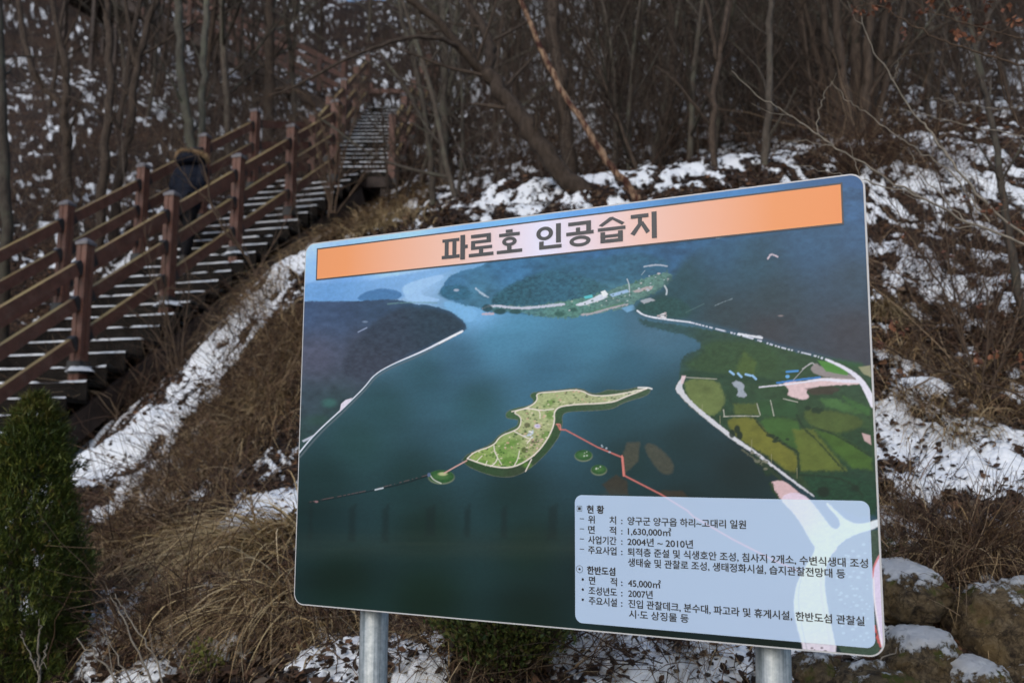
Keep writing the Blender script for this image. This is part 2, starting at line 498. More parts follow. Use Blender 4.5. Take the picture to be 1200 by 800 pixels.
# ---- the printed aerial picture, painted as ink colours on a fine grid, gloss haze at left painted in
def chaikin(pts, closed, it=2):
    pts = np.array(pts, float)
    for _ in range(it):
        nx = np.roll(pts, -1, 0) if closed else pts[1:]
        a = pts if closed else pts[:-1]
        q = np.stack([a * .75 + nx * .25, a * .25 + nx * .75], 1).reshape(-1, 2)
        pts = q if closed else np.concatenate([pts[:1], q[1:-1], pts[-1:]])
    return pts
class Paint:
    def __init__(s, U, V):
        s.U, s.V = U, V
        s.C = np.zeros((len(U), 3))
    def box(s, x0, y0, x1, y1):
        return np.nonzero((s.U > x0) & (s.U < x1) & (s.V > y0) & (s.V < y1))[0]
    def idw(s, samples, k=None, p=1.6):
        P_ = np.array([q[:2] for q in samples], float); Cc = lin([q[2] for q in samples])
        idx = np.arange(len(s.U)) if k is None else k
        out = np.zeros((len(idx), 3)); wsum = np.zeros(len(idx))
        for (a, b_), c in zip(P_, Cc):
            w_ = 1 / (((s.U[idx] - a) ** 2 + (s.V[idx] - b_) ** 2) + 300) ** p
            out += w_[:, None] * c; wsum += w_
        return out / wsum[:, None]
    def mixin(s, k, a, c):
        a = np.clip(a, 0, 1)[:, None]
        s.C[k] = s.C[k] * (1 - a) + c * a
    def sd(s, k, poly):
        x, y = s.U[k], s.V[k]
        poly = np.array(poly, float)
        d = np.full(len(k), 1e9); ins = np.zeros(len(k), bool)
        for (ax, ay), (bx, by) in zip(poly, np.roll(poly, -1, 0)):
            ex, ey = bx - ax, by - ay
            t = np.clip(((x - ax) * ex + (y - ay) * ey) / (ex * ex + ey * ey + 1e-9), 0, 1)
            d = np.minimum(d, (x - ax - t * ex) ** 2 + (y - ay - t * ey) ** 2)
            c = (ay > y) != (by > y)
            with np.errstate(divide='ignore', invalid='ignore'):
                ins ^= c & (x < ex * (y - ay) / (ey if abs(ey) > 1e-9 else 1e-9) + ax)
        d = np.sqrt(d)
        return np.where(ins, d, -d)
    def poly(s, pts, col, soft=1.0, a=1.0, rough=0, var=0, vs=.2, seed=0):
        pts = chaikin(pts, True) if len(pts) > 5 else np.array(pts, float)
        x0, y0 = pts.min(0) - 8; x1, y1 = pts.max(0) + 8
        k = s.box(x0, y0, x1, y1)
        if len(k) == 0: return
        d = s.sd(k, pts)
        if rough: d = d + (fbm(s.U[k] * .35, s.V[k] * .35, 3, seed + 3) - .5) * rough
        al = sstep(-soft, soft, d) * a
        c = s.idw(col, k) if isinstance(col, list) else np.tile(lin(col), (len(k), 1))
        if var:
            c = c * (1 + var * 2 * (fbm(s.U[k] * vs, s.V[k] * vs * 1.6, 4, seed + 11) - .5))[:, None]
        s.mixin(k, al, c)
    def line(s, pts, wd, col, soft=.6, a=1.0, dash=0, rough=0, sharp=False):
        pts = np.array(pts, float)
        wd = np.broadcast_to(np.asarray(wd, float) * .78, (len(pts),))
        if len(pts) > 2 and not sharp:
            k0 = np.linspace(0, 1, len(pts)); pts = chaikin(pts, False); wd = np.interp(np.linspace(0, 1, len(pts)), k0, wd)
        x0, y0 = pts.min(0) - 8; x1, y1 = pts.max(0) + 8
        k = s.box(x0, y0, x1, y1)
        if len(k) == 0: return
        x, y = s.U[k], s.V[k]
        best = np.full(len(k), -1e9); along = np.zeros(len(k)); L0 = 0
        for i in range(len(pts) - 1):
            (ax, ay), (bx, by) = pts[i], pts[i + 1]
            ex, ey = bx - ax, by - ay
            t = np.clip(((x - ax) * ex + (y - ay) * ey) / (ex * ex + ey * ey + 1e-9), 0, 1)
            d = np.hypot(x - ax - t * ex, y - ay - t * ey)
            q = (wd[i] * (1 - t) + wd[i + 1] * t) / 2 - d
            ln = math.hypot(ex, ey)
            up_ = q > best
            along = np.where(up_, L0 + t * ln, along); best = np.maximum(best, q); L0 += ln
        if rough: best = best + (fbm(x * .5, y * .5, 3, 5) - .5) * rough
        al = sstep(-soft, soft, best) * a
        if dash: al = al * sstep(.35, .6, vnoise(along / dash, along * 0, 3))
        s.mixin(k, al, np.tile(lin(col), (len(k), 1)))
    def ell(s, cx, cy, rx, ry, col, soft=.8, a=1.0, ang=0, var=0):
        k = s.box(cx - rx - ry - 6, cy - rx - ry - 6, cx + rx + ry + 6, cy + rx + ry + 6)
        if len(k) == 0: return
        c_, s_ = math.cos(R(ang)), math.sin(R(ang))
        x, y = s.U[k] - cx, s.V[k] - cy
        xx, yy = (x * c_ + y * s_) / rx, (-x * s_ + y * c_) / ry
        d = (1 - np.hypot(xx, yy)) * min(rx, ry)
        c = np.tile(lin(col), (len(k), 1))
        if var: c = c * (1 + var * 2 * (fbm(s.U[k] * .5, s.V[k] * .5, 3, 9) - .5))[:, None]
        s.mixin(k, sstep(-soft, soft, d) * a, c)
    def dots(s, poly, n, cols, r0, r1, seed=0, a=.8):
        rng = random.Random(seed)
        pts = np.array(poly, float)
        (x0, y0), (x1, y1) = pts.min(0), pts.max(0)
        for _ in range(n * 4):
            x, y = rng.uniform(x0, x1), rng.uniform(y0, y1)
            ins = False
            for (ax, ay), (bx, by) in zip(pts, np.roll(pts, -1, 0)):
                if (ay > y) != (by > y) and x < (bx - ax) * (y - ay) / (by - ay) + ax: ins = not ins
            if ins:
                r_ = rng.uniform(r0, r1)
                s.ell(x, y, r_ * rng.uniform(1, 1.8), r_, rng.choice(cols), .5, a)
                n -= 1
                if n <= 0: break

ISLAND = [(547.8, 537), (556, 529), (579, 522), (586, 510.5), (602.7, 504.7), (609.7, 500), (611.5, 488), (600, 482.5), (621, 476.7), (630.7, 468.5), (628, 460.3), (649, 459),
          (679.7, 455.7), (693.7, 464.5), (724, 461.5), (753, 454.5), (753, 459), (731, 465), (717, 473), (663, 474.3), (649, 480), (650.5, 497.7), (637.7, 521), (621, 538.5), (598, 549), (570, 545.5)]
ISLAND_BANK = [(541, 539), (549, 531), (577, 520), (584, 509.5), (598, 502.5), (606, 499), (608.5, 492), (602.7, 491), (594, 490), (592, 485), (599, 479), (621, 475), (627, 469.7), (620, 463), (626, 459),
               (649, 457.5), (679.7, 453.5), (693.7, 461.5), (705, 460), (712, 456), (728.7, 458), (749.7, 452.8), (763.7, 454.5), (760, 463.5), (731, 471), (719, 479), (698, 481), (664, 482), (658.5, 487),
               (659.7, 496), (655.5, 512), (641, 531), (620, 550), (600, 559.5), (577, 557.5), (551, 548)]
def paint_print(U, V):
    p = Paint(U, V)
    n1 = fbm(U * .012, V * .03, 4, 61)
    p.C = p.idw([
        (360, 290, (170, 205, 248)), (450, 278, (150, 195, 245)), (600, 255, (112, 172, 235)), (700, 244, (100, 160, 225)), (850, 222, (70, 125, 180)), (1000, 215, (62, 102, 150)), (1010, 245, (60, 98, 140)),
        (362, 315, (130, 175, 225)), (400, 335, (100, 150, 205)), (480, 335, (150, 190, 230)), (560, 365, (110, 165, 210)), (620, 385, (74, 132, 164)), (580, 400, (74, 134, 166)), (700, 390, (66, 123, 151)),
        (760, 385, (66, 105, 128)), (640, 430, (54, 102, 128)), (740, 430, (46, 92, 114)), (540, 420, (58, 102, 128)), (500, 440, (46, 88, 103)), (560, 470, (40, 81, 91)), (450, 480, (38, 75, 83)), (420, 520, (31, 64, 67)),
        (720, 480, (34, 71, 81)), (780, 470, (36, 73, 83)), (800, 520, (20, 50, 55)), (740, 540, (20, 50, 53)), (600, 580, (17, 44, 45)), (480, 560, (22, 52, 54)), (380, 560, (20, 48, 50)), (365, 600, (16, 40, 42)),
        (500, 620, (17, 40, 36)), (620, 640, (16, 39, 34)), (400, 680, (15, 37, 31)), (500, 700, (14, 36, 28)), (620, 720, (13, 33, 29)), (760, 745, (12, 28, 25)), (900, 755, (12, 26, 23)), (870, 560, (16, 40, 43)), (800, 600, (15, 37, 39)), (700, 650, (15, 36, 38))])
    p.C *= (1 + .18 * (n1 - .5))[:, None]
    p.C *= (1 + .5 * (fbm(U * .006 + V * .004, V * .022, 3, 91) - .5))[:, None]
    # waves and long bands on the water
    p.C *= (1 + .10 * (fbm(U * .02, V * .16, 3, 71) - .5))[:, None]
    # distant hills left of the river
    p.poly([(350, 330), (400, 333), (450, 326), (505, 316), (530, 310), (530, 318), (500, 326), (474, 334), (470, 340), (480, 352), (350, 358)], [(360, 345, (98, 150, 205)), (450, 335, (110, 160, 212)), (520, 314, (120, 170, 220))], 2, .8, 2, .08)
    p.poly([(421, 347), (430, 341), (448, 337.5), (469, 340.5), (472.5, 348), (458, 353), (440, 354), (418, 352)], (64, 112, 160), 1.2, .9, 1.5, .15, .3)
    p.poly([(472, 333), (517, 321), (523, 324.5), (508, 333), (492, 340.5), (496, 347), (517, 350), (511, 354), (478, 354), (473, 344)], (152, 192, 232), 1.2, .9, 1.5, .06)
    p.poly([(523, 352), (550, 358), (562, 367), (553, 378), (544, 377), (532, 368), (518, 357)], (120, 176, 220), 1.5, .8, 1)
    # big dark hill at the left, grey-violet gloss reflection painted into its colours
    hill = [(345, 353), (415, 353), (439, 351.5), (466, 350), (484, 356), (511, 358.5), (532, 367), (546, 378.5), (547, 386), (538, 391), (508, 407), (496, 412), (460, 427), (439, 439), (427, 454), (415, 467), (400, 481), (379, 500), (364, 515), (350, 532), (338, 545), (338, 353)]
    p.poly(hill, [(355, 360, (60, 82, 116)), (400, 365, (58, 78, 108)), (440, 360, (52, 74, 100)), (500, 362, (52, 84, 112)), (370, 420, (76, 80, 100)), (430, 410, (62, 68, 84)), (360, 470, (52, 68, 80)), (390, 480, (44, 66, 70)), (350, 515, (40, 66, 66))], 1, 1, 2, .34, .11)
    p.poly([(425, 392), (440, 376), (462, 362), (490, 358.5), (528, 366), (545, 379), (545, 386), (510, 403), (470, 419), (440, 436), (428, 446), (400, 440), (405, 415)], [(440, 385, (46, 58, 74)), (520, 372, (38, 54, 66)), (430, 430, (54, 62, 78))], 4, .85, 3, .45, .22)
    p.line([(455, 356), (480, 354), (512, 355)], 1.6, (110, 150, 150), 1, .6, rough=1)
    p.line([(420, 389), (426, 386), (430, 384)], 1.5, (150, 165, 195), .6, .8); p.ell(428, 377, 3, 1.2, (130, 150, 180), .8, .6)
    p.ell(386, 472, 8, 5, (58, 104, 100), 3, .7); p.ell(372, 492, 14, 6, (44, 78, 68), 4, .5)
    # road along the left shore
    p.line([(541, 389), (520, 401), (496, 415), (460, 430), (441, 441), (430, 455), (417, 468), (402, 483), (381, 502), (366, 518), (352, 535)], [2, 2, 2.2, 2, 2, 2, 2.2, 2.4, 2.4, 2.6, 2.6], (92, 104, 112), .8, .7)
    p.line([(542, 388), (520, 399), (496, 411.5), (460, 426.5), (439, 438.5), (428, 453), (415, 466), (400, 480), (379, 499), (364, 514), (348, 534)], [3.2, 3.0, 2.2, 1.5, 1.5, 1.5, 1.6, 1.8, 1.8, 1.8, 2], (214, 222, 236), .6, .95)
    p.line([(541, 389), (515, 402)], 2.4, (225, 230, 240), .7, .9, rough=1)
    p.poly([(400, 473), (405, 468.5), (413, 466), (410, 471), (398, 483)], (214, 208, 224), .6)
    p.poly([(354, 516), (372, 507), (364, 514), (356, 518)], (190, 196, 212), .6, .8)
    # central mountains
    p.poly([(514, 346), (520, 332), (530, 320), (560, 314), (585, 300), (640, 285), (800, 250), (1040, 205), (1040, 300), (800, 345), (760, 352), (735, 358), (700, 366), (655, 374), (600, 366), (577, 368), (560, 360), (540, 357)],
           [(530, 335, (62, 112, 150)), (600, 310, (60, 114, 156)), (700, 295, (54, 102, 146)), (780, 290, (46, 88, 124)), (650, 330, (50, 98, 128)), (560, 350, (66, 116, 142)), (720, 345, (62, 108, 124)), (900, 260, (52, 92, 132)), (1000, 250, (56, 92, 130))], 1.2, 1, 3, .42, .11, 5)
    p.poly([(572, 352), (590, 338), (610, 328), (640, 316), (672, 318), (706, 332), (714, 340), (690, 350), (655, 355), (607, 360), (585, 361)], [(600, 345, (40, 84, 98)), (660, 330, (46, 94, 116)), (700, 342, (48, 92, 104))], 3, .9, 5, .6, .28, 9)
    p.poly([(512, 346), (522, 334), (545, 333), (556, 346), (545, 352), (525, 351)], (44, 94, 118), 2, .8, 4, .5, .3)
    p.poly([(640, 316), (700, 300), (760, 296), (790, 310), (770, 325), (720, 335), (690, 325)], (46, 92, 116), 4, .7, 4, .5, .2, 3)
    p.line([(558, 338), (563, 343), (572, 348)], 2.6, (176, 196, 216), 1, .8, rough=2); p.ell(535, 340, 3, 1.5, (180, 190, 210), .7, .7)
    # shore settlement
    p.poly([(574, 356), (610, 359), (660, 354), (705, 343), (745, 330), (782, 318), (792, 326), (775, 340), (750, 352), (735, 360), (713, 364), (680, 371), (655, 374), (600, 366), (577, 366)],
           [(600, 362, (74, 116, 118)), (680, 360, (84, 130, 116)), (760, 330, (92, 130, 118)), (720, 356, (90, 124, 118))], 1.2, .85, 6, .6, .35, 13)
    p.line([(566, 361), (577, 357.5), (610, 362), (661, 356.5)], [3, 3, 3.5, 4], (190, 196, 214), .7, .9, rough=2)
    p.line([(566, 368), (578, 367.5)], 3, (196, 170, 176), 1, .8, rough=2)
    p.ell(571, 361, 6, 4.5, (30, 66, 74), 1, .9, var=.3); p.ell(586, 365, 7, 3.5, (30, 66, 70), 1, .9, var=.3); p.ell(604, 365, 7, 3, (32, 70, 70), 1, .8); p.ell(656, 368, 6, 3, (36, 78, 74), 1, .8); p.ell(672, 363, 5, 2.2, (36, 78, 74), 1, .8)
    p.poly([(672, 357), (690, 352), (700, 346), (708, 344), (714, 348), (700, 353), (682, 359)], (204, 212, 226), .6, .95, 1); p.poly([(684, 347.5), (694, 345), (695, 348.5), (686, 350)], (84, 186, 196), .5)
    p.poly([(704, 342), (709, 340), (713, 345), (707, 348)], (224, 230, 236), .5); p.poly([(714, 345), (735, 339), (738, 342), (718, 348)], (150, 182, 214), .6)
    p.line([(735, 327), (737.5, 333), (738, 346)], 1.4, (186, 196, 206), .6, .9); p.poly([(741, 341), (758, 336), (766, 335), (764, 339), (745, 343)], (176, 164, 166), .7, .9, 1)
    p.line([(755, 312.5), (770, 310), (782, 312)], 2.2, (176, 186, 202), .7, .8, rough=1); p.line([(752, 322), (756, 317)], 1, (150, 170, 180), .6, .8)
    p.line([(805, 310), (818, 308)], 1.4, (150, 172, 196), .7, .8); p.line([(826, 305), (834, 303)], 2, (190, 200, 216), .7, .9); p.line([(840, 279), (848, 277)], 2.4, (150, 178, 200), .9, .7, rough=1.5)
    p.dots([(740, 330), (785, 316), (788, 330), (750, 345)], 26, [(200, 190, 196), (150, 160, 170), (60, 100, 84), (180, 196, 208)], .5, 1.2, 3)
    p.dots([(664, 354), (740, 342), (742, 352), (668, 366)], 30, [(210, 210, 220), (60, 100, 90), (40, 80, 74), (150, 170, 160)], .5, 1.1, 4)
    p.line([(682, 369), (700, 366), (714, 361), (735, 357)], [3, 4, 3, 2], (176, 168, 176), 1, .8, rough=3); p.line([(690, 366), (730, 355)], 2, (70, 120, 84), .8, .7, rough=1.5)
    p.poly([(728, 361), (742, 357), (746, 362), (735, 366)], (110, 160, 196), .8, .9)
    # right-hand mountain
    p.poly([(742, 362), (752, 350), (775, 340), (783, 328), (792, 318), (800, 305), (830, 285), (900, 272), (1040, 250), (1040, 445), (1000, 430), (968, 420), (914, 406), (866, 390), (820, 379), (780, 374), (755, 370)],
           [(1005, 270, (56, 90, 124)), (950, 280, (54, 90, 122)), (850, 290, (48, 88, 118)), (880, 315, (44, 78, 96)), (1000, 330, (50, 72, 90)), (800, 340, (36, 72, 84)), (900, 350, (44, 64, 74)), (1000, 390, (56, 60, 70)), (900, 385, (54, 58, 66)), (850, 372, (44, 62, 70)), (770, 362, (34, 70, 74))], 7, 1, 2, .2, .14, 21)
    p.poly([(740, 362), (757, 352), (785, 347), (800, 352), (812, 362), (805, 374), (780, 372), (755, 369)], (34, 74, 72), 3, .7, 2, .5, .4)
    p.line([(900, 303), (904, 297), (911, 301)], 2.2, (205, 190, 202), .8, .9, rough=1.5); p.line([(838, 358), (848, 354), (858, 350)], 1.3, (130, 150, 160), .8, .6, rough=1.5); p.line([(804, 366), (825, 356)], 1, (90, 124, 124), .8, .5)
    p.line([(779, 335), (782, 340), (781, 345)], 2.2, (200, 210, 218), .7, .8); p.poly([(750, 352), (763, 349), (768, 352), (755, 356)], (180, 186, 196), .8, .7, 2)
    p.ell(915, 370, 3, 1, (140, 130, 130), .6, .7)
    # right plain
    p.poly([(744, 371), (760, 376), (824, 384), (872, 394), (914, 407), (956, 418), (1040, 434), (1040, 620), (956, 584), (902, 536), (860, 512), (836, 492), (815, 476), (800, 467), (791, 456), (796, 444), (797, 428), (800, 416), (824, 408), (815, 396), (780, 388), (755, 382)],
           [(780, 382, (38, 72, 76)), (850, 400, (40, 68, 54)), (900, 430, (46, 74, 46)), (860, 480, (36, 66, 46)), (950, 480, (38, 66, 42)), (1000, 450, (42, 70, 48)), (920, 540, (40, 62, 38)), (1000, 570, (24, 56, 42)), (985, 510, (46, 74, 36))], 2, .95, 4, .35, .16, 31)
    p.poly([(797, 428), (824, 413), (826, 400), (870, 398), (914, 410), (911, 440), (870, 438), (830, 440)], (46, 74, 46), 5, .8, 4, .4, .25)
    p.poly([(872, 412), (887, 424), (884, 440), (860, 438)], (72, 94, 46), 3, .7, 3, .2); p.poly([(953, 416), (1010, 425), (1020, 436), (985, 428)], (40, 84, 50), 3, .7, 2, .3); p.poly([(800, 432), (860, 440), (912, 444), (905, 452), (850, 444), (803, 443)], (30, 60, 46), 2, .8, 3, .3)
    for pts, c in [([(803, 443), (843, 444), (852, 473), (836, 488), (821, 482), (803, 461)], (108, 122, 64)), ([(860, 473), (887, 472), (891, 486), (861, 486)], (86, 102, 46)),
                   ([(888, 470), (902, 469), (907, 487), (892, 487)], (44, 82, 44)), ([(906, 468), (933, 471), (935, 488), (910, 487)], (42, 80, 44)),
                   ([(848, 490), (884, 488), (893, 500), (912, 516), (935, 532), (935, 551), (926, 554), (908, 539), (862, 512)], (118, 118, 42)),
                   ([(887, 489), (932, 489), (938, 502), (944, 524), (936, 529), (915, 515), (899, 506)], (60, 98, 42)), ([(929, 503), (953, 503), (992, 551), (938, 551), (936, 532)], (96, 108, 40)),
                   ([(938, 479), (980, 481), (1013, 491), (1010, 501), (980, 508), (950, 500)], (76, 94, 42)), ([(959, 467), (980, 467), (1012, 483), (1004, 485), (968, 476)], (68, 108, 54)),
                   ([(956, 504), (985, 510), (1022, 536), (1022, 550), (998, 548)], (66, 98, 34)), ([(985, 462), (1020, 478), (1020, 488), (1000, 478)], (58, 100, 48))]:
        p.poly(pts, tuple(int(q) for q in (c[0] * .9 + 3, c[1] * .93 + 2, c[2] * .95 + 6)), 2.4, .88, 4, .32, .07, int(pts[0][0]))
    p.poly([(938, 554), (1000, 558), (1022, 563), (1028, 605), (958, 586)], (24, 60, 44), 3, .9, 3, .4, .3); p.poly([(983, 510), (1010, 500), (1022, 505), (1022, 534)], (28, 58, 42), 3, .8, 3, .4, .3)
    for l in ([(883, 488), (897, 507), (915, 518), (936, 530)], [(934, 486), (940, 500), (954, 512), (975, 535), (990, 552)], [(935, 532), (937, 552), (934, 560)], [(936, 556), (975, 558), (1000, 566), (1012, 582)], [(953, 500), (980, 509), (1020, 534)]):
        p.line(l, 2.6, (24, 48, 34), 1.2, .85, rough=2.5)
    p.dots([(945, 476), (965, 478), (962, 484), (948, 482)], 10, [(26, 50, 36)], 1.5, 3, 8); p.dots([(900, 508), (925, 515), (922, 521), (905, 517)], 12, [(24, 46, 32)], 1, 2.2, 9)
    for l in ([(848, 488), (864, 487), (890, 487.5)], [(887, 472.5), (891, 486)], [(903, 469), (907, 487)], [(848, 480), (849, 488)], [(918, 467), (935, 471)]):
        p.line(l, 1.1, (196, 196, 186), .6, .8, rough=.6)
    p.line([(804, 442), (840, 444)], 1, (190, 190, 180), .6, .7)
    # buildings, sand and road of the plain
    p.poly([(916, 449), (930, 446), (945, 447.5), (962, 443), (986, 442.5), (1008, 446), (1009, 450.5), (985, 451), (968, 452), (952, 454), (944, 458), (950, 466), (942, 468.5), (922, 464), (926, 456)], (216, 190, 194), 1, .95, 2.2, .08)
    p.line([(890, 453.5), (905, 452), (925, 450), (945, 447), (965, 444), (985, 446), (1008, 447)], [2, 2, 2.5, 3, 4, 5, 5], (216, 216, 230), .7, .95, rough=1); p.poly([(944, 455), (975, 452), (985, 456), (975, 462), (950, 462)], (62, 54, 50), 1.5, .8, 2, .3)
    p.line([(911, 448.5), (935, 445), (961, 442)], 3, (58, 122, 190), .6, .95, rough=.8); p.line([(922, 435.5), (935, 434.5)], 3, (70, 140, 205), .6, .95); p.ell(923, 441, 2.4, 2, (100, 165, 215), .6); p.line([(930, 445), (941, 433)], 1.2, (170, 170, 176), .6, .7); p.line([(941, 432), (952, 424), (955, 428)], 1.6, (186, 186, 190), .7, .8, rough=1)
    for x0, y0, x1, y1 in [(855.5, 435, 860, 438.5), (865, 437.5, 869, 441.5), (874, 438.5, 880, 440), (882, 440, 886, 444)]: p.line([(x0, y0), (x1, y1)], 3.2, (142, 186, 226), .6, .95)
    p.poly([(859, 447), (868, 446), (874, 452), (870, 456), (876, 462), (872, 466), (863, 464), (866, 456), (858, 452)], (154, 164, 178), 1, .9, 3)
    p.poly([(948, 434), (956, 424), (962, 430), (995, 438), (1008, 444), (985, 444), (962, 441)], (146, 138, 140), 1, .85, 1.5); p.poly([(958, 422), (977, 424.5), (995, 434), (993, 440), (968, 435)], (74, 130, 58), .8, .95, 1)
    road = [(747, 364), (755, 370), (779, 374), (809, 377.5), (818, 380), (866, 392), (890, 399), (914, 407), (953, 416), (968, 421), (982, 427), (995, 434), (1008, 444), (1017, 459), (1024, 474)]
    p.line(road, [2, 2.2, 2.2, 2, 1.8, 2.4, 2.4, 2, 1.8, 3.5, 4, 5, 7, 9, 10], (206, 212, 228), .7, .95, dash=2.0); p.line(road[9:], [3, 4, 5, 7, 9, 10], (216, 216, 230), .7, 1, rough=1); p.line(road[:4], 2.2, (214, 220, 232), .6, .9); p.line([(866, 391), (893, 396)], 3, (222, 226, 236), .7, .9, rough=1); p.ell(889, 394.5, 3.5, 1.4, (200, 206, 216), .6)
    p.dots([(770, 368), (782, 366), (782, 373), (772, 373)], 16, [(226, 222, 228), (190, 180, 184)], .5, 1.2, 6); p.poly([(1006, 430), (1020, 428), (1022, 442), (1012, 438)], (150, 150, 120), 1, .8, 1)
    p.poly([(1010, 507), (1020, 510), (1021, 521), (1013, 516)], (196, 168, 168), .8, .9)
    # shore road at the right
    p.line([(800, 444), (795, 455), (802, 468), (820, 483), (842, 500), (860, 513), (892, 535)], [3, 4, 5, 5, 5, 5, 5], (84, 92, 78), 1, .8, rough=4)
    p.line([(892, 540), (905, 552), (915, 560), (912, 568)], [8, 7, 6, 5], (40, 58, 40), 1, .85, rough=4); p.line([(870, 527), (885, 538), (898, 548)], 3, (104, 106, 88), 1, .6, rough=3)
    p.poly([(792, 453), (799, 441), (804, 440), (800, 449), (800, 456), (807, 466.5), (822, 480.5), (843, 497), (862, 512), (890, 531.5), (920, 555), (955, 580.5), (953, 582), (918, 556.5), (888, 534.5), (858, 515), (838, 500), (815, 481), (800, 466.5), (791, 457)], (206, 208, 216), .8, .92, 1.6)
    p.poly([(798, 450), (799, 440), (804, 440), (801, 449)], (216, 190, 194), .8, .8)
    for x, y in [(864, 503), (867, 510), (858, 508)]: p.ell(x, y, 3.5, 5, (18, 40, 32), 1, .95)
    p.dots([(880, 527), (905, 545), (912, 556), (900, 556), (885, 540)], 26, [(24, 46, 34), (30, 56, 38), (110, 112, 96)], 1, 2.6, 12)
    for x, y0, y1 in [(881, 515, 527), (904, 532, 543), (844, 487, 496), (934, 548, 560), (823, 474, 481)]: p.line([(x, y0), (x, y1)], .8, (150, 150, 120), .5, .7)
    p.poly([(903, 566), (906, 563), (920, 562.5), (945, 585), (985, 640), (975, 650), (960, 640), (935, 605), (912, 583)], (206, 176, 180), 1, .95, 1.5); p.line([(903, 565), (908, 578), (922, 596), (936, 612), (950, 635)], 4, (34, 58, 36), 1, .9, rough=4)
    p.ell(965, 576, 7, 6, (18, 36, 30), 2, .9); p.ell(1002, 572, 5, 4, (18, 36, 30), 2, .7)
    # wide road and dotted fields at the lower right
    p.poly([(1027, 620), (1000, 626), (982, 640), (970, 662), (967, 690), (975, 725), (986, 775), (1040, 775), (1040, 620)], (62, 80, 66), 1, .9, 1, .35, .35)
    p.dots([(1020, 630), (990, 645), (978, 670), (976, 700), (990, 755), (1025, 755), (1018, 690)], 150, [(14, 28, 24), (150, 168, 160), (20, 36, 30)], .8, 1.7, 17, .8)
    p.poly([(912, 583), (935, 606), (950, 634), (957, 643), (942, 665), (931, 690), (930, 720), (942, 762), (943, 775), (984, 775), (973, 725), (966, 685), (969, 658), (984, 636), (1004, 625), (1030, 618), (1034, 606), (1010, 614), (994, 611), (974, 592), (969, 588), (968, 591), (985, 609), (983, 620), (974, 618), (963, 602), (947, 582), (930, 575)],
           [(930, 600, (214, 196, 214)), (965, 640, (214, 222, 236)), (950, 720, (212, 216, 228)), (1010, 615, (214, 224, 232)), (955, 765, (214, 206, 220))], 1, .97, 1, .08)
    p.line([(952, 650), (940, 672), (935, 695), (938, 725), (949, 775)], 1.4, (150, 160, 170), .7, .6); p.line([(964, 660), (961, 690), (968, 725), (976, 770)], 3, (200, 190, 214), 1, .5)
    p.dots([(944, 757), (982, 760), (984, 770), (946, 768)], 10, [(214, 140, 120), (70, 60, 60), (220, 160, 140)], .8, 1.6, 19)
    # right-hand strip beside the panel
    p.poly([(1029, 650), (1023, 666), (1022, 690), (1026, 720), (1033, 762), (1040, 762), (1040, 640)], (216, 206, 232), .8, .95, .5); p.line([(1031, 650), (1024, 663), (1022.5, 676)], 2.6, (206, 112, 112), .8, .9); p.line([(1024, 676), (1025, 705), (1030, 735), (1034, 758)], 1.3, (236, 236, 244), .6, .9)
    p.line([(1025, 733), (1028, 746), (1032, 757)], 3.4, (196, 96, 96), .8, .9, rough=2); p.ell(1026, 743, 1.6, 2.2, (30, 40, 36), .6); p.ell(1033, 762, 2.2, 1.6, (200, 100, 100), .6, .8)
    # shoals under water, footbridge, small islands
    for pts in ([(730, 532), (735, 519), (750, 517), (748, 540), (731, 556)], [(754, 524), (761, 517.5), (776, 527), (792, 545), (786, 558), (770, 551)]): p.poly(pts, (78, 76, 62), 2, .62, 2, .3, .3)
    for pts in ([(706, 567), (722, 556), (735, 563), (736, 579), (715, 579)], [(775, 574), (800, 575), (806, 582), (772, 582)]): p.poly(pts, (56, 48, 36), 2, .75, 2, .3, .3)
    p.poly([(705, 570), (740, 574), (735, 615), (700, 650), (690, 700), (676, 720), (676, 640)], (58, 66, 62), 6, .35, 4); p.poly([(755, 578), (800, 580), (815, 600), (810, 640), (790, 680), (770, 720), (760, 690), (770, 640)], (54, 62, 62), 8, .3, 4)
    p.poly(ISLAND_BANK, [(560, 545, (44, 72, 46)), (640, 535, (46, 74, 48)), (600, 485, (60, 92, 62)), (740, 465, (60, 84, 64)), (620, 555, (50, 64, 48))], 1, 1, 1.4, .3, .5)
    p.line(ISLAND_BANK + ISLAND_BANK[:1], 1, (120, 120, 104), .6, .4, rough=1)
    p.poly(ISLAND, [(560, 535, (134, 158, 86)), (600, 535, (112, 150, 72)), (625, 520, (152, 156, 112)), (620, 500, (170, 176, 134)), (630, 480, (160, 172, 124)), (690, 466, (160, 168, 126)), (740, 458, (172, 178, 146)), (590, 515, (136, 160, 96))], .8, 1, 0, .35, .45)
    for x, y, rx, ry, a_ in [(597, 520, 14, 4, -20), (585, 530, 10, 3, -10), (640, 510, 6, 5, -40), (645, 486, 6, 5, 20), (600, 540, 16, 5, 0), (618, 545, 5, 3, 0), (645, 472, 7, 3, -30), (566, 541, 8, 2.5, 10)]: p.ell(x, y, rx, ry, (86, 128, 52), 2, .75, a_, .4)
    p.ell(630.7, 499, 5, 4, (188, 176, 140), 1, .9); p.ell(630, 499, 3.6, 2.4, (206, 200, 226), .8, .9); p.ell(630, 499, 1.6, 1, (150, 140, 190), .5, .8)
    p.ell(618, 498, 3.6, 3, (74, 74, 50), .8, .8); p.ell(615, 527, 3.8, 3.6, (70, 84, 44), .8, .8)
    p.dots(ISLAND, 230, [(48, 78, 40), (58, 90, 46), (74, 96, 56), (70, 76, 52), (206, 200, 170), (196, 160, 140)], .45, 1.1, 23)
    p.dots([(625, 512), (640, 505), (636, 522), (624, 535), (612, 540)], 30, [(206, 180, 170), (190, 150, 140), (90, 80, 70)], .5, 1.0, 24)
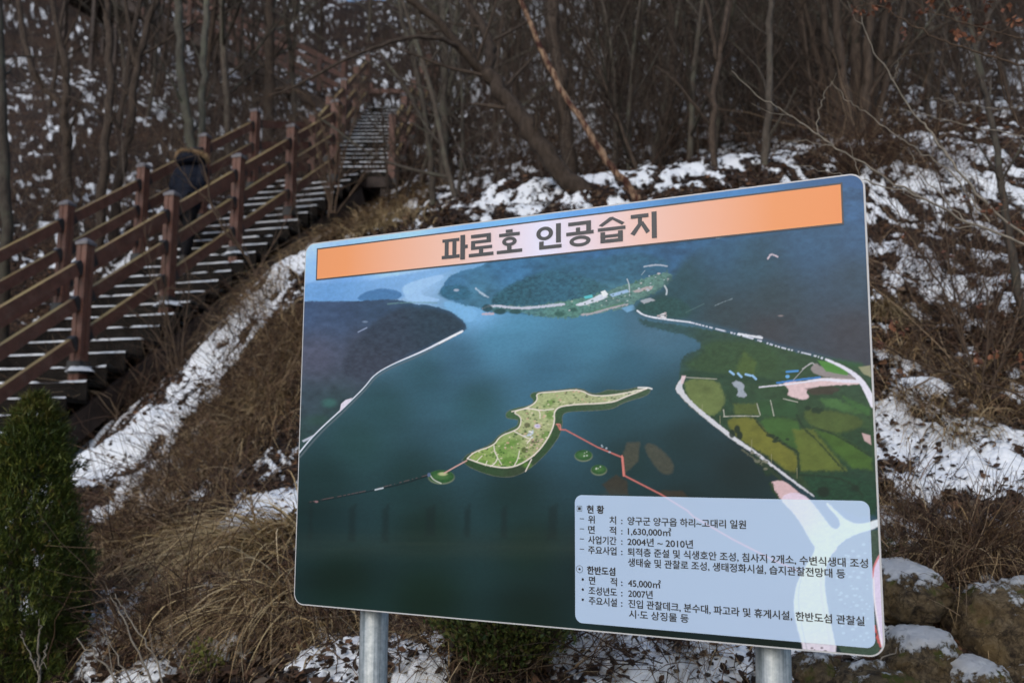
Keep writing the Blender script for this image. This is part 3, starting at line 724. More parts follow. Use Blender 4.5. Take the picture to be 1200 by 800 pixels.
    p.dots([(618, 506), (626, 504), (624, 514), (614, 512)], 14, [(180, 196, 216), (130, 150, 180), (230, 230, 236)], .6, 1.1, 25)
    p.dots([(732, 459), (757, 454), (757, 457), (733, 463)], 14, [(60, 84, 56)], .6, 1.0, 26, .9)
    for l, w_ in ((ISLAND[:13] + [(693.7, 464.5), (724, 462.5), (758, 455)], 1.7), ([(758, 455), (731, 465.5), (717, 472), (663, 474), (649, 480), (650.5, 497), (638, 521), (621, 538), (598, 549), (570, 545), (548, 537)], 2.0), ([(579, 522), (580, 530), (584, 536), (580, 543), (575, 546)], 1.6),
                  ([(602.7, 505), (612, 510), (620, 514), (623, 513), (618, 519)], 1.5), ([(600, 482), (618, 478), (636, 481), (649, 479)], 1.6), ([(618, 478), (633, 480), (633, 490)], 1.4), ([(609, 528), (607, 538), (603, 545)], 1.3), ([(584, 537), (588, 544)], 1.2), ([(565, 534), (558, 541)], 1.2), ([(571, 540), (569, 545)], 1.2), ([(623, 538), (616, 552)], 1.6)):
        p.line(l, w_, (222, 214, 204), .55, .92)
    p.line([(748, 454), (760, 454), (764, 455.5)], 2, (220, 222, 222), .6)
    for cx, cy, rx, ry in [(517.5, 558, 15.5, 8.2), (684, 533, 10.6, 6.7), (702, 549.8, 9.4, 6.2)]:
        p.ell(cx, cy + 1, rx, ry, (116, 128, 104), .8, .8); p.ell(cx, cy, rx - .6, ry - .6, (38, 82, 44), .8, 1, var=.4); p.ell(cx, cy, rx * .6, ry * .45, (84, 124, 72), 2, .5)
    p.line([(504, 556), (508, 562), (517, 566)], 1.6, (210, 214, 206), .6, .7); p.dots([(682, 530), (688, 529), (688, 534), (683, 534)], 4, [(196, 206, 196)], .4, .8, 30); p.dots([(698, 546), (706, 546), (705, 550), (699, 550)], 4, [(196, 206, 196)], .4, .8, 31); p.ell(519, 555, 5, 2, (196, 200, 150), 1, .7)
    p.line([(547, 539.5), (534, 546.5), (521, 554)], 2, (196, 156, 150), .6, .95)
    p.line([(654, 498), (656.5, 503), (663, 503.5), (700, 523.5), (730, 536), (732, 557), (775, 579), (806, 598), (813, 605), (860, 632), (905, 655), (935, 668)], [2.4, 2.2, 2, 2, 2.4, 2.4, 2.4, 2.6, 2.6, 2.6, 2.8, 2.8], (186, 108, 102), .6, .92, sharp=True)
    p.line([(729, 534), (731, 557)], 2.6, (206, 124, 114), .6, .9); p.dots([(705, 521), (718, 526), (716, 531), (706, 527)], 5, [(170, 186, 200)], .6, .9, 32); p.line([(652, 497), (657, 496.5), (657, 503)], 1.6, (204, 130, 124), .6, .9)
    p.line([(502, 557), (475, 566), (440, 574), (410, 580), (385, 585), (362, 589)], [1.8, 1.6, 1.6, 1.4, 1.2, 1.2], (14, 26, 32), .7, .9, rough=.8); p.line([(502, 556), (440, 573), (362, 588)], .9, (130, 96, 96), .6, .5, dash=2.4); p.line([(440, 573.5), (449, 571.5)], 2, (196, 206, 216), .6, .9); p.ell(371, 587.5, 2, 1.2, (150, 116, 120), .6, .8); p.ell(503, 556, 2, 2.4, (80, 100, 130), .6)
    # dark mirror images and the paler band at the bottom left of the water
    for x, w_, y1 in [(364, 4, 632), (413, 7, 634), (452, 7, 634), (505, 10, 628), (548, 6, 628), (591, 6, 630), (648, 9, 632)]: p.poly([(x - w_ * .5, 596), (x + w_ * .6, 590), (x + w_ * .5, y1), (x - w_ * .7, y1)], (15, 32, 34), 3, .55, 3)
    k = p.box(330, 600, 680, 660)
    band = (sstep(612, 640, V[k]) * (1 - sstep(640, 662, V[k]))) * (.3 + .6 * fbm(U[k] * .01, V[k] * .3, 3, 77)); p.mixin(k, band * .35, np.tile(lin((52, 66, 58)), (len(k), 1)))
    k = np.arange(len(U)); grain = .90 + .20 * fbm(U * .45, V * .6, 3, 81)
    return np.clip(p.C * grain[:, None] * K_PRINT, .004, .85)

def clamp_round(S, T, x0, y0, x1, y1, r):
    """pulls grid points outside a rounded rectangle onto its outline"""
    S = np.clip(S, x0, x1); T = np.clip(T, y0, y1)
    cx = np.clip(S, x0 + r, x1 - r); cy = np.clip(T, y0 + r, y1 - r)
    dx, dy = S - cx, T - cy
    d = np.hypot(dx, dy)
    f = np.where(d > r, r / np.maximum(d, 1e-9), 1)
    return cx + dx * f, cy + dy * f
def grid_sheet(name, x0, y0, x1, y1, r, step, y_local, colfun, mat, parent):
    nx, ny = int((x1 - x0) / step) + 1, int((y1 - y0) / step) + 1
    S, T = np.meshgrid(np.linspace(x0, x1, nx), np.linspace(y0, y1, ny))
    S, T = clamp_round(S.ravel(), T.ravel(), x0, y0, x1, y1, r)
    uv = board_px(S, T)
    c = colfun(uv[:, 0], uv[:, 1])
    V_ = np.stack([S - B_W / 2, np.full(len(S), y_local), T + B_Z], -1)
    i = np.arange(ny - 1)[:, None] * nx + np.arange(nx - 1)[None]
    q = np.stack([i, i + 1, i + nx + 1, i + nx], -1).reshape(-1, 4)
    return obj(name, mesh_arrays(name, V_, q, cols=c, smooth=False), mat, parent)
def round_rect(x0, y0, x1, y1, r, n=10):
    out = []
    for cx, cy, a0 in ((x1 - r, y1 - r, 0), (x0 + r, y1 - r, 90), (x0 + r, y0 + r, 180), (x1 - r, y0 + r, 270)):
        for k in range(n + 1):
            a = R(a0 + 90 * k / n); out.append((cx + r * math.cos(a), cy + r * math.sin(a)))
    return out

def build_sign():
    t = empty('information_board', B_BASE, B_YAW)
    tag(t, 'large information board with an aerial lake photo and orange Korean title on two steel posts', 'information board')
    # panel
    mb = MB()
    ol = round_rect(-B_W / 2, B_Z, B_W / 2, B_Z + B_HT, .03)
    n = len(ol)
    yf, yb = 0.0, .006
    V_ = [(x, yf, z) for x, z in ol] + [(x, yb, z) for x, z in ol]
    mb.add(V_, [tuple(range(n)), tuple(range(2 * n - 1, n - 1, -1))] + [(i, n + i, n + (i + 1) % n, (i + 1) % n)[::-1] for i in range(n)])
    mb.build('panel', M['panel_edge'], t, bevel=.0012)
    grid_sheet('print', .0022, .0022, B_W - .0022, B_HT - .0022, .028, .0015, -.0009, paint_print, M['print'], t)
    # white information panel printed half transparent over the picture
    a0 = board_st(673.5, 579.3); b0 = board_st(1019, 587); c0 = board_st(1026.5, 761); d0 = board_st(675, 727.5)
    x0, x1 = (a0[0] + d0[0]) / 2, (b0[0] + c0[0]) / 2
    y1_, y0_ = (a0[1] + b0[1]) / 2, (c0[1] + d0[1]) / 2
    def panel_col(U, V):
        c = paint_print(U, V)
        ov = lin((200, 224, 255)) * K_PRINT
        g = sstep(680, 1010, U)[:, None]
        return np.clip(c * .38 + ov * (.67 + .02 * g), 0, .85)
    grid_sheet('info_panel', x0, y0_, x1, y1_, .018, .0015, -.0018, panel_col, M['print'], t)
    # title banner
    bl = board_st(372.5, 326); br = board_st(986.5, 263); tl = board_st(372.5, 291); tr = board_st(986, 218.5)
    bx0, bx1 = (bl[0] + tl[0]) / 2, (br[0] + tr[0]) / 2
    by0, by1 = (bl[1] + br[1]) / 2, (tl[1] + tr[1]) / 2
    mb = MB(); mb.add([(bx0 - B_W / 2, -.0019, by0 + B_Z), (bx1 - B_W / 2, -.0019, by0 + B_Z), (bx1 - B_W / 2, -.0019, by1 + B_Z), (bx0 - B_W / 2, -.0019, by1 + B_Z)], [(0, 1, 2, 3)])
    ban = mb.build('title_banner', M['banner'], t)
    mb = MB(); e = .0036
    for (a, b, c, d) in ((bx0 - e, by0 - e, bx1 + e, by0), (bx0 - e, by1, bx1 + e, by1 + e), (bx0 - e, by0, bx0, by1), (bx1, by0, bx1 + e, by1)):
        mb.add([(a - B_W / 2, -.0022, b + B_Z), (c - B_W / 2, -.0022, b + B_Z), (c - B_W / 2, -.0022, d + B_Z), (a - B_W / 2, -.0022, d + B_Z)], [(0, 1, 2, 3)])
    mb.build('border', M['ink_grey'], ban)
    # title lettering: heavy sans strokes, one small mesh per line of writing
    def rect(a, b, c, d): return [(a, b), (c, b), (c, d), (a, d)]
    def ring(cx, cy, rx, ry, w_): return ('ring', cx, cy, rx, ry, w_)
    G = [
        (80, 197, [rect(.0, .84, .68, .97), rect(.1, .12, .24, .9), rect(.42, .12, .56, .9), rect(-.02, .05, .70, .19), rect(.75, -.06, .92, 1.08), rect(.9, .46, 1.03, .6)]),
        (211, 323, [rect(.07, .88, .91, 1.02), rect(.75, .66, .91, .95), rect(.07, .61, .91, .74), rect(.07, .4, .23, .68), rect(.07, .33, .96, .46), rect(.42, .1, .58, .36), rect(-.02, .0, 1.02, .14)]),
        (346, 462, [rect(.36, .95, .62, 1.07), rect(.08, .78, .92, .91), ring(.5, .53, .29, .205, .13), rect(.42, .1, .58, .36), rect(-.02, .0, 1.02, .14)]),
        (535, 655, [ring(.33, .70, .33, .30, .145), rect(.80, .24, .97, 1.08), rect(.12, .02, .28, .34), rect(.12, .0, 1.0, .14)]),
        (683, 808, [rect(.06, .90, .92, 1.04), rect(.76, .62, .92, .97), rect(.36, .54, .50, .78), rect(-.02, .47, 1.02, .60), ring(.5, .18, .40, .235, .14)]),
        (836, 962, [[(.44, 1.08), (.58, 1.08), (.58, .98), (.14, .69), (.0, .76)], [(.5, .98), (.6, 1.04), (1.0, .78), (.9, .68)], rect(-.02, .50, 1.02, .63), rect(.08, .0, .24, .44), rect(.76, .0, .92, .44), rect(.08, -.02, .92, .11), rect(.08, .2, .92, .31)]),
        (994, 1120, [rect(.0, .90, .66, 1.04), [(.26, .92), (.42, .92), (.42, .6), (.12, .14), (-.04, .24), (.26, .64)], [(.34, .66), (.46, .74), (.72, .28), (.58, .18)], rect(.80, -.04, .97, 1.08)])]
    s0, t0 = board_st(500 + 80 / 4.138, 230 + 300 / 4.138); s1, _ = board_st(500 + 1120 / 4.138, 230 + 205 / 4.138)
    def sx(px):
        # horizontal place of a zoomed title pixel, measured along the title's centre line
        q = (px - 80) / (1120 - 80); v = 230 + (255 + (150 - 255) * q) / 4.138
        return board_st(500 + px / 4.138, v)[0]
    tb = by0 + (by1 - by0) * .17; th_ = (by1 - by0) * .66
    zi = 0; mb = None
    for gi, (a, b, st) in enumerate(G):
        if gi in (0, 3): mb = MB()
        xa, xb = sx(a), sx(b)
        f = lambda q: (xa + (xb - xa) * q[0] - B_W / 2, -.0026 - .00012 * zi, tb + th_ * q[1] + B_Z)
        for g in st:
            zi = (zi + 1) % 9
            if g[0] == 'ring':
                _, cx, cy, rx, ry, w_ = g; rx += .010; ry += .008; w_ += .024; N = 36; V_ = []; asp = (xb - xa) / th_
                for k in range(N):
                    c_, s_ = math.cos(2 * math.pi * k / N), math.sin(2 * math.pi * k / N)
                    V_ += [f((cx + rx * c_, cy + ry * s_)), f((cx + (rx - w_) * c_, cy + (ry - w_ * .9) * s_))]
                mb.add(V_, [(2 * k, 2 * ((k + 1) % N), 2 * ((k + 1) % N) + 1, 2 * k + 1) for k in range(N)])
            else:
                if len(g) == 4 and g[0][1] == g[1][1] and g[0][0] == g[3][0]: g = rect(g[0][0] - .012, g[0][1] - .009, g[2][0] + .012, g[2][1] + .009)
                mb.add([f(q) for q in g], [tuple(range(len(g)))])
        if gi in (2, 6): mb.build('title_lettering', M['ink_grey'], t)
    # body writing
    def words(txt, u0, u1, row, size=.0200, off=.00042, name='body_lettering', parent=t):
        cu = bpy.data.curves.new(name, 'FONT'); cu.body = txt; cu.size = size; cu.resolution_u = 4
        tmp = bpy.data.objects.new(name + '_tmp', cu); COL.objects.link(tmp)
        bpy.context.view_layer.update()
        me = bpy.data.meshes.new_from_object(tmp.evaluated_get(bpy.context.evaluated_depsgraph_get()))
        bpy.data.objects.remove(tmp); bpy.data.curves.remove(cu)
        n_ = len(me.vertices); V_ = np.zeros(n_ * 3, np.float32); me.vertices.foreach_get('co', V_); V_ = V_.reshape(-1, 3)
        faces = [tuple(p.vertices) for p in me.polygons]
        yb_ = 601.5 + 12.1 * (row - 1)
        _, tt = board_st(735.9, yb_)
        # follow the line of writing to its right end
        sl = board_st(u0, yb_ + (u0 - 735.9) * .030)[0]; 
        vr = board_px(np.array([1.2]), np.array([tt]))[0]
        s_r = sl
        for _ in range(3):
            pv = board_px(np.array([s_r]), np.array([tt]))[0]; s_r = board_st(u1, pv[1])[0]
        w0 = V_[:, 0].max() - V_[:, 0].min()
        X = (V_[:, 0] - V_[:, 0].min()) * ((s_r - sl) / w0) + sl
        Z = V_[:, 1] + tt
        # ink weight: the letters printed over themselves a hair apart
        mb = MB(); h_ = off
        for k, (dx, dz) in enumerate(((-h_, 0), (h_, 0), (0, h_ * .8), (0, -h_ * .8))):
            mb.add(np.stack([X + dx - B_W / 2, np.full(n_, -.0024 - .00004 * k), Z + dz + B_Z], -1), faces)
        bpy.data.meshes.remove(me)
        return mb.build(name, M['ink_black'], parent)
    def flat(shape, row, u, dv=0.0):
        _, tt = board_st(735.9, 601.5 + 12.1 * (row - 1)); s_ = board_st(u, board_px(np.array([.8]), np.array([tt]))[0][1])[0]
        mb = MB(); cz = tt + .0085 + dv
        def ringp(o, i, N, rot=0):
            V_ = []
            for k in range(N):
                a = 2 * math.pi * k / N + rot
                V_ += [(s_ - B_W / 2 + o * math.cos(a), -.0024, B_Z + cz + o * math.sin(a)), (s_ - B_W / 2 + i * math.cos(a), -.0024, B_Z + cz + i * math.sin(a))]
            mb.add(V_, [(2 * k, 2 * ((k + 1) % N), 2 * ((k + 1) % N) + 1, 2 * k + 1) for k in range(N)])
        def disc(r, N, rot=0): mb.add([(s_ - B_W / 2 + r * math.cos(2 * math.pi * k / N + rot), -.0024, B_Z + cz + r * math.sin(2 * math.pi * k / N + rot)) for k in range(N)], [tuple(range(N))])
        if shape == 'square': ringp(.0092, .0080, 4, math.pi / 4); disc(.0050, 4, math.pi / 4)
        if shape == 'circle': ringp(.0086, .0077, 24); disc(.0028, 12)
        if shape == 'dot': disc(.0030, 12)
        if shape == 'dash': mb.add([(s_ - B_W / 2 + a, -.0024, B_Z + cz + b) for a, b in ((-.0055, -.0008), (.0055, -.0008), (.0055, .0008), (-.0055, .0008))], [(0, 1, 2, 3)])
        mb.build('bullet_mark', M['ink_black'], t)
    words('현 황', 688.3, 708.2, 1, off=.0007)
    words('위', 689.8, 697.2, 2); words('치', 714.8, 722.3, 2)
    words('양구군 양구읍 하리~고대리 일원', 735.9, 874.5, 2)
    words('면', 689.8, 697.2, 3); words('적', 714.8, 722.3, 3); words('1,630,000㎡', 736.4, 786.9, 3)
    words('사업기간', 689.8, 722.7, 4); words('2004년 ~ 2010년', 735.9, 812.4, 4)
    words('주요사업', 689.8, 722.7, 5); words('퇴적층 준설 및 식생호안 조성, 침사지 2개소, 수변식생대 조성', 736.2, 1017.3, 5)
    words('생태숲 및 관찰로 조성, 생태정화시설, 습지관찰전망대 등', 736.6, 990.7, 6)
    words('한반도섬', 688.7, 721.2, 7, off=.0007)
    words('면', 690.8, 697.8, 8); words('적', 715.9, 723.3, 8); words('45,000㎡', 736.6, 774.7, 8)
    words('조성년도', 690.4, 723.3, 9); words('2007년', 736.8, 765.2, 9)
    words('주요시설', 690.6, 723.3, 10); words('진입 관찰데크, 분수대, 파고라 및 휴게시설, 한반도섬 관찰실', 737, 1013.2, 10)
    words('시·도 상징물 등', 737.6, 807.3, 11)
    for row in (2, 3, 4, 5, 8, 9, 10): words(':', 728.4, 729.8, row)
    flat('square', 1, 679.5); flat('circle', 7, 679.6)
    for r_ in (2, 3, 4, 5): flat('dash', r_, 682.4)
    for r_ in (8, 9, 10): flat('dot', r_, 683.4)
    # two galvanised posts with rails and clamps behind the panel
    for s_ in (.235 * 1.5 / 1.4 - .040, 1.212 * 1.5 / 1.4 - .035):
        mb = MB(); x = s_ - B_W / 2
        mb.tube([(x, .075, -.05), (x, .075, .4), (x, .075, B_Z + B_HT * .9)], .0381, 28)
        po = mb.build('post', M['galv'], t, smooth=True)
        mb = MB(); mb.tube([(x, .075, B_Z + B_HT * .9), (x, .075, B_Z + B_HT * .9 + .012)], [.0392, .036], 24); mb.build('post_cap', M['galv'], po, smooth=False)
        for zz in (B_Z + .2, B_Z + B_HT - .25):
            mb = MB(); mb.tube([(x, .075, zz - .015), (x, .075, zz + .015)], .042, 20); mb.build('clamp', M['galv'], t)
    for zz in (B_Z + .2, B_Z + B_HT - .25):
        mb = MB(); mb.box((0, .0215, zz), B_W * .9, .024, .04); mb.build('mounting_rail', M['galv'], t)

def mats_sign():
    mt, n, b, L = newmat('aluminium_edge'); b.inputs['Base Color'].default_value = (.5, .51, .53, 1); b.inputs['Roughness'].default_value = .4; M['panel_edge'] = mt
    mt, n, b, L = newmat('printed_film')
    a = n.nodes.new('ShaderNodeVertexColor'); a.layer_name = 'tint'; L(a.outputs[0], b.inputs['Base Color'])
    b.inputs['Roughness'].default_value = .34; b.inputs['Specular IOR Level'].default_value = .2
    t = noise_node(n, 3.5, 2, .5, coords(n)); bump_node(n, t.outputs[0], b, .12, .004)
    M['print'] = mt
    mt, n, b, L = newmat('banner_film')
    g = n.nodes.new('ShaderNodeTexCoord'); s = n.nodes.new('ShaderNodeSeparateXYZ'); L(g.outputs['Generated'], s.inputs[0])
    f = lambda c: tuple(np.array(lin(c)) * K_PRINT)
    r = ramp(n, [(0, f((230, 150, 96))), (.07, f((232, 152, 98))), (.32, f((232, 190, 174))), (.5, f((222, 222, 244))), (.68, f((232, 192, 180))), (.90, f((230, 150, 96))), (1, f((230, 144, 86)))])
    L(s.outputs[0], r.inputs[0]); L(r.outputs[0], b.inputs['Base Color']); b.inputs['Roughness'].default_value = .38; b.inputs['Specular IOR Level'].default_value = .35
    M['banner'] = mt
    mt, n, b, L = newmat('dark_grey_ink'); b.inputs['Base Color'].default_value = (.055, .056, .062, 1); b.inputs['Roughness'].default_value = .45; M['ink_grey'] = mt
    mt, n, b, L = newmat('black_ink'); b.inputs['Base Color'].default_value = (.012, .012, .014, 1); b.inputs['Roughness'].default_value = .45; M['ink_black'] = mt
    mt, n, b, L = newmat('galvanised_steel')
    v = coords(n, 'Object', (90, 90, 1.2)); t = noise_node(n, 1.0, 5, .7, v); t2 = noise_node(n, 70, 3, .6, coords(n))
    h = math_node(n, 'ADD', math_node(n, 'MULTIPLY', t.outputs[0], .7), math_node(n, 'MULTIPLY', t2.outputs[0], .3))
    r = ramp(n, [(.36, (.17, .195, .20)), (.5, (.31, .34, .35)), (.64, (.50, .53, .54))]); L(h, r.inputs[0]); L(r.outputs[0], b.inputs['Base Color'])
    b.inputs['Metallic'].default_value = .55; L(maprange(n, t.outputs[0], .3, .7, .38, .6), b.inputs['Roughness']); bump_node(n, h, b, .15, .003)
    M['galv'] = mt
mats_sign()
build_sign()

# ================================================================== the zigzag staircase
def mats_stair():
    def wood(name, c1, c2, moss):
        mt, n, b, L = newmat(name)
        v = coords(n, 'Object'); t = noise_node(n, 9, 5, .65, v); t2 = noise_node(n, 2.2, 3, .6, v)
        g = n.nodes.new('ShaderNodeNewGeometry'); s = n.nodes.new('ShaderNodeSeparateXYZ'); L(g.outputs['True Normal'], s.inputs[0])
        r = ramp(n, [(.3, c1), (.7, c2)]); L(t.outputs[0], r.inputs[0])
        fade = noise_node(n, 5, 6, .75, coords(n, 'Object', (1, 1, 1.6)))
        rc = mix_node(n, maprange(n, fade.outputs[0], .48, .72, 0, .55), r.outputs[0], (.17, .105, .08))
        k = maprange(n, s.outputs[2], .55, .75)
        k = math_node(n, 'MULTIPLY', k, maprange(n, t2.outputs[0], .3, .6, .45, 1))
        L(mix_node(n, k, rc, moss), b.inputs['Base Color'])
        b.inputs['Roughness'].default_value = .6
        bump_node(n, t.outputs[0], b, .25, .004)
        return mt
    M['redwood'] = wood('red_brown_stained_wood', (.080, .032, .021), (.150, .062, .041), (.25, .185, .075))
    M['treadwood'] = mat_noise('dark_weathered_tread', (.008, .007, .006), (.020, .017, .015), 7, .85, None, .3, .004)
    M['treadwood'].node_tree.nodes['Principled BSDF'].inputs['Specular IOR Level'].default_value = .1
    M['stringer'] = mat_noise('dark_brown_beam', (.022, .014, .011), (.055, .034, .026), 6, .7, None, .3, .004)
    M['bracket'] = mat_noise('black_bracket', (.014, .014, .016), (.030, .030, .032), 12, .5, None, .1, .002)
    M['cap'] = mat_noise('grey_post_cap', (.10, .095, .105), (.17, .16, .17), 10, .55, None, .15, .003)
    mt, n, b, L = newmat('snow')
    t = noise_node(n, 30, 4, .65, coords(n)); r = ramp(n, [(.3, (.70, .735, .775)), (.6, (.78, .81, .84))]); L(t.outputs[0], r.inputs[0]); L(r.outputs[0], b.inputs['Base Color'])
    b.inputs['Roughness'].default_value = .8; b.inputs['Specular IOR Level'].default_value = .2; bump_node(n, t.outputs[0], b, .5, .01)
    M['snow'] = mt
mats_stair()

def build_stairs():
    rng = random.Random(5)
    base = st_pt(-2.9, ST_W / 2)
    base[2] = Hs(base[0], base[1])
    root = empty('wooden_staircase', base)
    tag(root, 'red brown wooden zigzag staircase with railings and snow edged treads climbing the wooded hillside', 'staircase')
    sh = base
    Z = np.array([0, 0, 1.0])
    def post(p, D, A, h=POST_H, down=.25):
        mb = MB(); a, g, d = .062, .010, .008
        prof = [(-a, -a), (-g, -a), (-g, -a + d), (g, -a + d), (g, -a), (a, -a), (a, -g), (a - d, -g), (a - d, g), (a, g), (a, a), (g, a), (g, a - d), (-g, a - d), (-g, a), (-a, a), (-a, g), (-a + d, g), (-a + d, -g), (-a, -g)]
        k = len(prof)
        lo = [p + D * y + A * x - Z * down for x, y in prof]; hi = [p + D * y + A * x + Z * (h - .075) for x, y in prof]
        mb.add(lo + hi, [(i, (i + 1) % k, k + (i + 1) % k, k + i) for i in range(k)] + [tuple(range(k - 1, -1, -1)), tuple(range(k, 2 * k))])
        o = mb.build('post', M['redwood'], root, shift=sh)
        mb = MB(); c = .074
        q = [(-1, -1), (1, -1), (1, 1), (-1, 1)]
        r0 = [p + A * c * x + D * c * y + Z * (h - .075) for x, y in q]; r1 = [p + A * c * x + D * c * y + Z * (h - .045) for x, y in q]
        r2 = [p + A * .02 * x + D * .02 * y + Z * h for x, y in q]
        mb.hexa(r0, r1); mb.hexa([v + Z * .0005 for v in r1], r2)
        mb.build('cap', M['cap'], o, shift=sh)
        mb = MB(); mb.box(p + Z * .05, .155, .155, .13, A, D, Z); mb.build('shoe', M['bracket'], o, shift=sh)
        return o
    def rails(p, q, drops=(.27, .64, 1.05)):
        d = unit(q - p); hz = unit(np.array([d[0], d[1], 0]))
        for dr in drops:
            a = p + Z * (POST_H - dr) + d * .075; b = q + Z * (POST_H - dr) - d * .075
            mb = MB(); mb.bar(a + d * .03, b - d * .03, .058, .125)
            o = mb.build('rail', M['redwood'], root, shift=sh)
            for e, s_ in ((a, 1), (b, -1)):
                mb = MB(); mb.bar(e - d * s_ * .004, e + d * s_ * .075, .074, .138); mb.build('bracket', M['bracket'], o, shift=sh)
    def tread(p, D, A, wd, run, rise):
        """p = middle of the front edge at the top of the tread"""
        mb = MB(); mb.box(p + D * (run / 2 + .012) - Z * .02, wd, run + .02, .04, A, D, Z)
        o = mb.build('tread', M['treadwood'], root, shift=sh)
        mb = MB(); mb.box(p + D * (run + .012) + Z * (rise / 2 - .02), wd, .022, rise - .044, A, D, Z)
        mb.build('riser', M['treadwood'], root, shift=sh)
        # snow lying along the edge, thinner where feet have trodden
        N = 26; V_ = []; Fc = []; ph = rng.uniform(0, 99)
        tt = np.linspace(-.5, .5, N + 1)
        h = .022 * fbm(tt * 3 * wd + ph, tt * 0 + ph, 3, 5) + .014; h = np.where((np.abs(tt) < .26) & (rng.random() < .7), h * .75, h); h = np.where(vnoise(tt * 6 * wd + ph, tt * 0, 8) < .16, .004, h)
        for k, (a_, hh) in enumerate(zip(tt, h)):
            dep = run * (.35 + .5 * vnoise(np.array([a_ * 5 + ph]), np.array([3.3]), 2)[0])
            c = p + A * (a_ * (wd - .02))
            fr = -.006 + .012 * rng.random()
            V_ += [c + D * fr + Z * .001, c + D * (fr + .012) + Z * hh * .8, c + D * (fr + dep * .4) + Z * hh, c + D * (fr + dep) + Z * .001]
        for k in range(N):
            for j in range(3): Fc.append((k * 4 + j, k * 4 + j + 1, k * 4 + j + 5, k * 4 + j + 4))
        mb = MB(); mb.add(V_, Fc); mb.build('snow', M['snow'], o, smooth=True, shift=sh)
    def landing(c, D, A, lx, ly):
        mb = MB()
        n_ = int(ly / .14)
        for k in range(n_):
            y = -ly / 2 + (k + .5) * ly / n_
            mb.box(c + D * y - Z * .02, lx, ly / n_ - .008, .04, A, D, Z)
        mb.build('landing_deck', M['treadwood'], root, shift=sh)
        for s_ in (-1, 1):
            mb = MB(); mb.bar(c + A * (lx / 2 - .03) * s_ - D * ly / 2 - Z * .13, c + A * (lx / 2 - .03) * s_ + D * ly / 2 - Z * .13, .05, .18); mb.build('landing_beam', M['stringer'], root, shift=sh)
            mb = MB(); mb.bar(c + D * (ly / 2 - .03) * s_ - A * (lx / 2 - .06) - Z * .13, c + D * (ly / 2 - .03) * s_ + A * (lx / 2 - .06) - Z * .13, .05, .18); mb.build('landing_beam', M['stringer'], root, shift=sh)
        for sx in (-1, 1):
            for sy in (-1, 1):
                p = c + A * sx * (lx / 2 - .1) + D * sy * (ly / 2 - .1)
                g = Hs(p[0], p[1]) - .2
                if p[2] - .25 > g:
                    mb = MB(); mb.bar(np.array([p[0], p[1], g]), p - Z * .22, .11, .11, up=D); mb.build('support_post', M['stringer'], root, shift=sh)
    def flight(S, D, A, length, rise, wd, n, inset=-.03, low=.16):
        run, r = length / n, rise / n
        for k in range(n):
            tread(S + D * run * k + Z * r * k, D, A, wd, run, r)
        for s_ in (-1, 1):
            a = S + A * s_ * (wd / 2 - inset) - Z * low - D * .1; b = a + D * (length + .1) + Z * (rise + .0)
            mb = MB(); mb.bar(a - Z * .05, b - Z * .05, .05, .26); mb.build('stringer', M['stringer'], root, shift=sh)
            m_ = int(length / 1.6)
            for k in range(m_ + 1):
                p = a + (b - a) * (k + .4) / (m_ + .8); g = Hs(p[0], p[1]) - .2
                if p[2] - .1 > g + .1:
                    mb = MB(); mb.bar(np.array([p[0], p[1], g]) , p - Z * .1, .10, .10, up=D); mb.build('support_post', M['stringer'], root, shift=sh)
    # flight one: posts in step on both sides
    i0, i1 = -2.9, 4.42
    S1 = st_pt(i0, ST_W / 2) + Z * 0
    wd1 = ST_W - .22
    n1 = int(round((i1 - i0) * 5))
    flight(S1 - ST_A * .12, ST_D, ST_A, ST_SP * (i1 - i0), ST_RISE * (i1 - i0), ST_W + .30, n1, .04, .40)
    rp = [st_pt(i) for i in range(-2, 5)]
    lp = [st_pt(i + .98, ST_W) for i in range(-3, 4)]
    for row in (rp, lp):
        for p in row: post(p, ST_D, ST_A)
        for p, q in zip(row[:-1], row[1:]): rails(p, q)
    top1 = st_pt(i1, ST_W / 2)
    # landing between flights one and two
    lc = np.array([(top1[0] + F2_S[0]) / 2 - .02, (top1[1] + F2_S[1]) / 2, F2_S[2]])
    Y = np.array([0, 1.0, 0]); X = np.array([1.0, 0, 0])
    landing(top1 + ST_D * .62 + Z * 0, ST_D, ST_A, 1.75, 1.2)
    D2 = unit(np.array([F2_E[0] - F2_S[0], F2_E[1] - F2_S[1], 0])); A2 = np.array([-D2[1], D2[0], 0])
    L2 = float(np.hypot(*(F2_E - F2_S)[:2])); R2 = F2_E[2] - F2_S[2]
    lcor = np.array([F2_S[0], F2_S[1] - .5, F2_S[2] - .004]); landing(lcor, D2, A2, 1.7, .98)
    flight(F2_S + Z * (R2 / 20), D2, A2, L2, R2, 1.36, 20)
    rows2 = []
    for s_ in (-1, 1):
        row = [F2_S + A2 * s_ * .74 + D2 * (L2 * k / 4 + .02) + Z * (R2 * k / 4 + .1) for k in range(5)]
        rows2.append(row)
        for p in row: post(p, D2, A2)
        for p, q in zip(row[:-1], row[1:]): rails(p, q)
    rails(lp[-1], rows2[1][0])
    # second landing and the flight that turns back up to the left
    l2 = np.array([(F2_E[0] + F3_S[0]) / 2 + .1, F2_E[1] + .85, F2_E[2] + .004]); landing(l2, Y, X, 2.9, 1.65)
    for q in (l2 + X * 1.35 + Y * .7, l2 + X * 1.35 - Y * .7, l2 - X * 1.0 + Y * .75): post(q, Y, X)
    rails(l2 + X * 1.35 - Y * .7, l2 + X * 1.35 + Y * .7); rails(l2 + X * 1.35 + Y * .7, l2 - X * 1.0 + Y * .75)
    A3 = np.array([-F3_D[1], F3_D[0], 0])
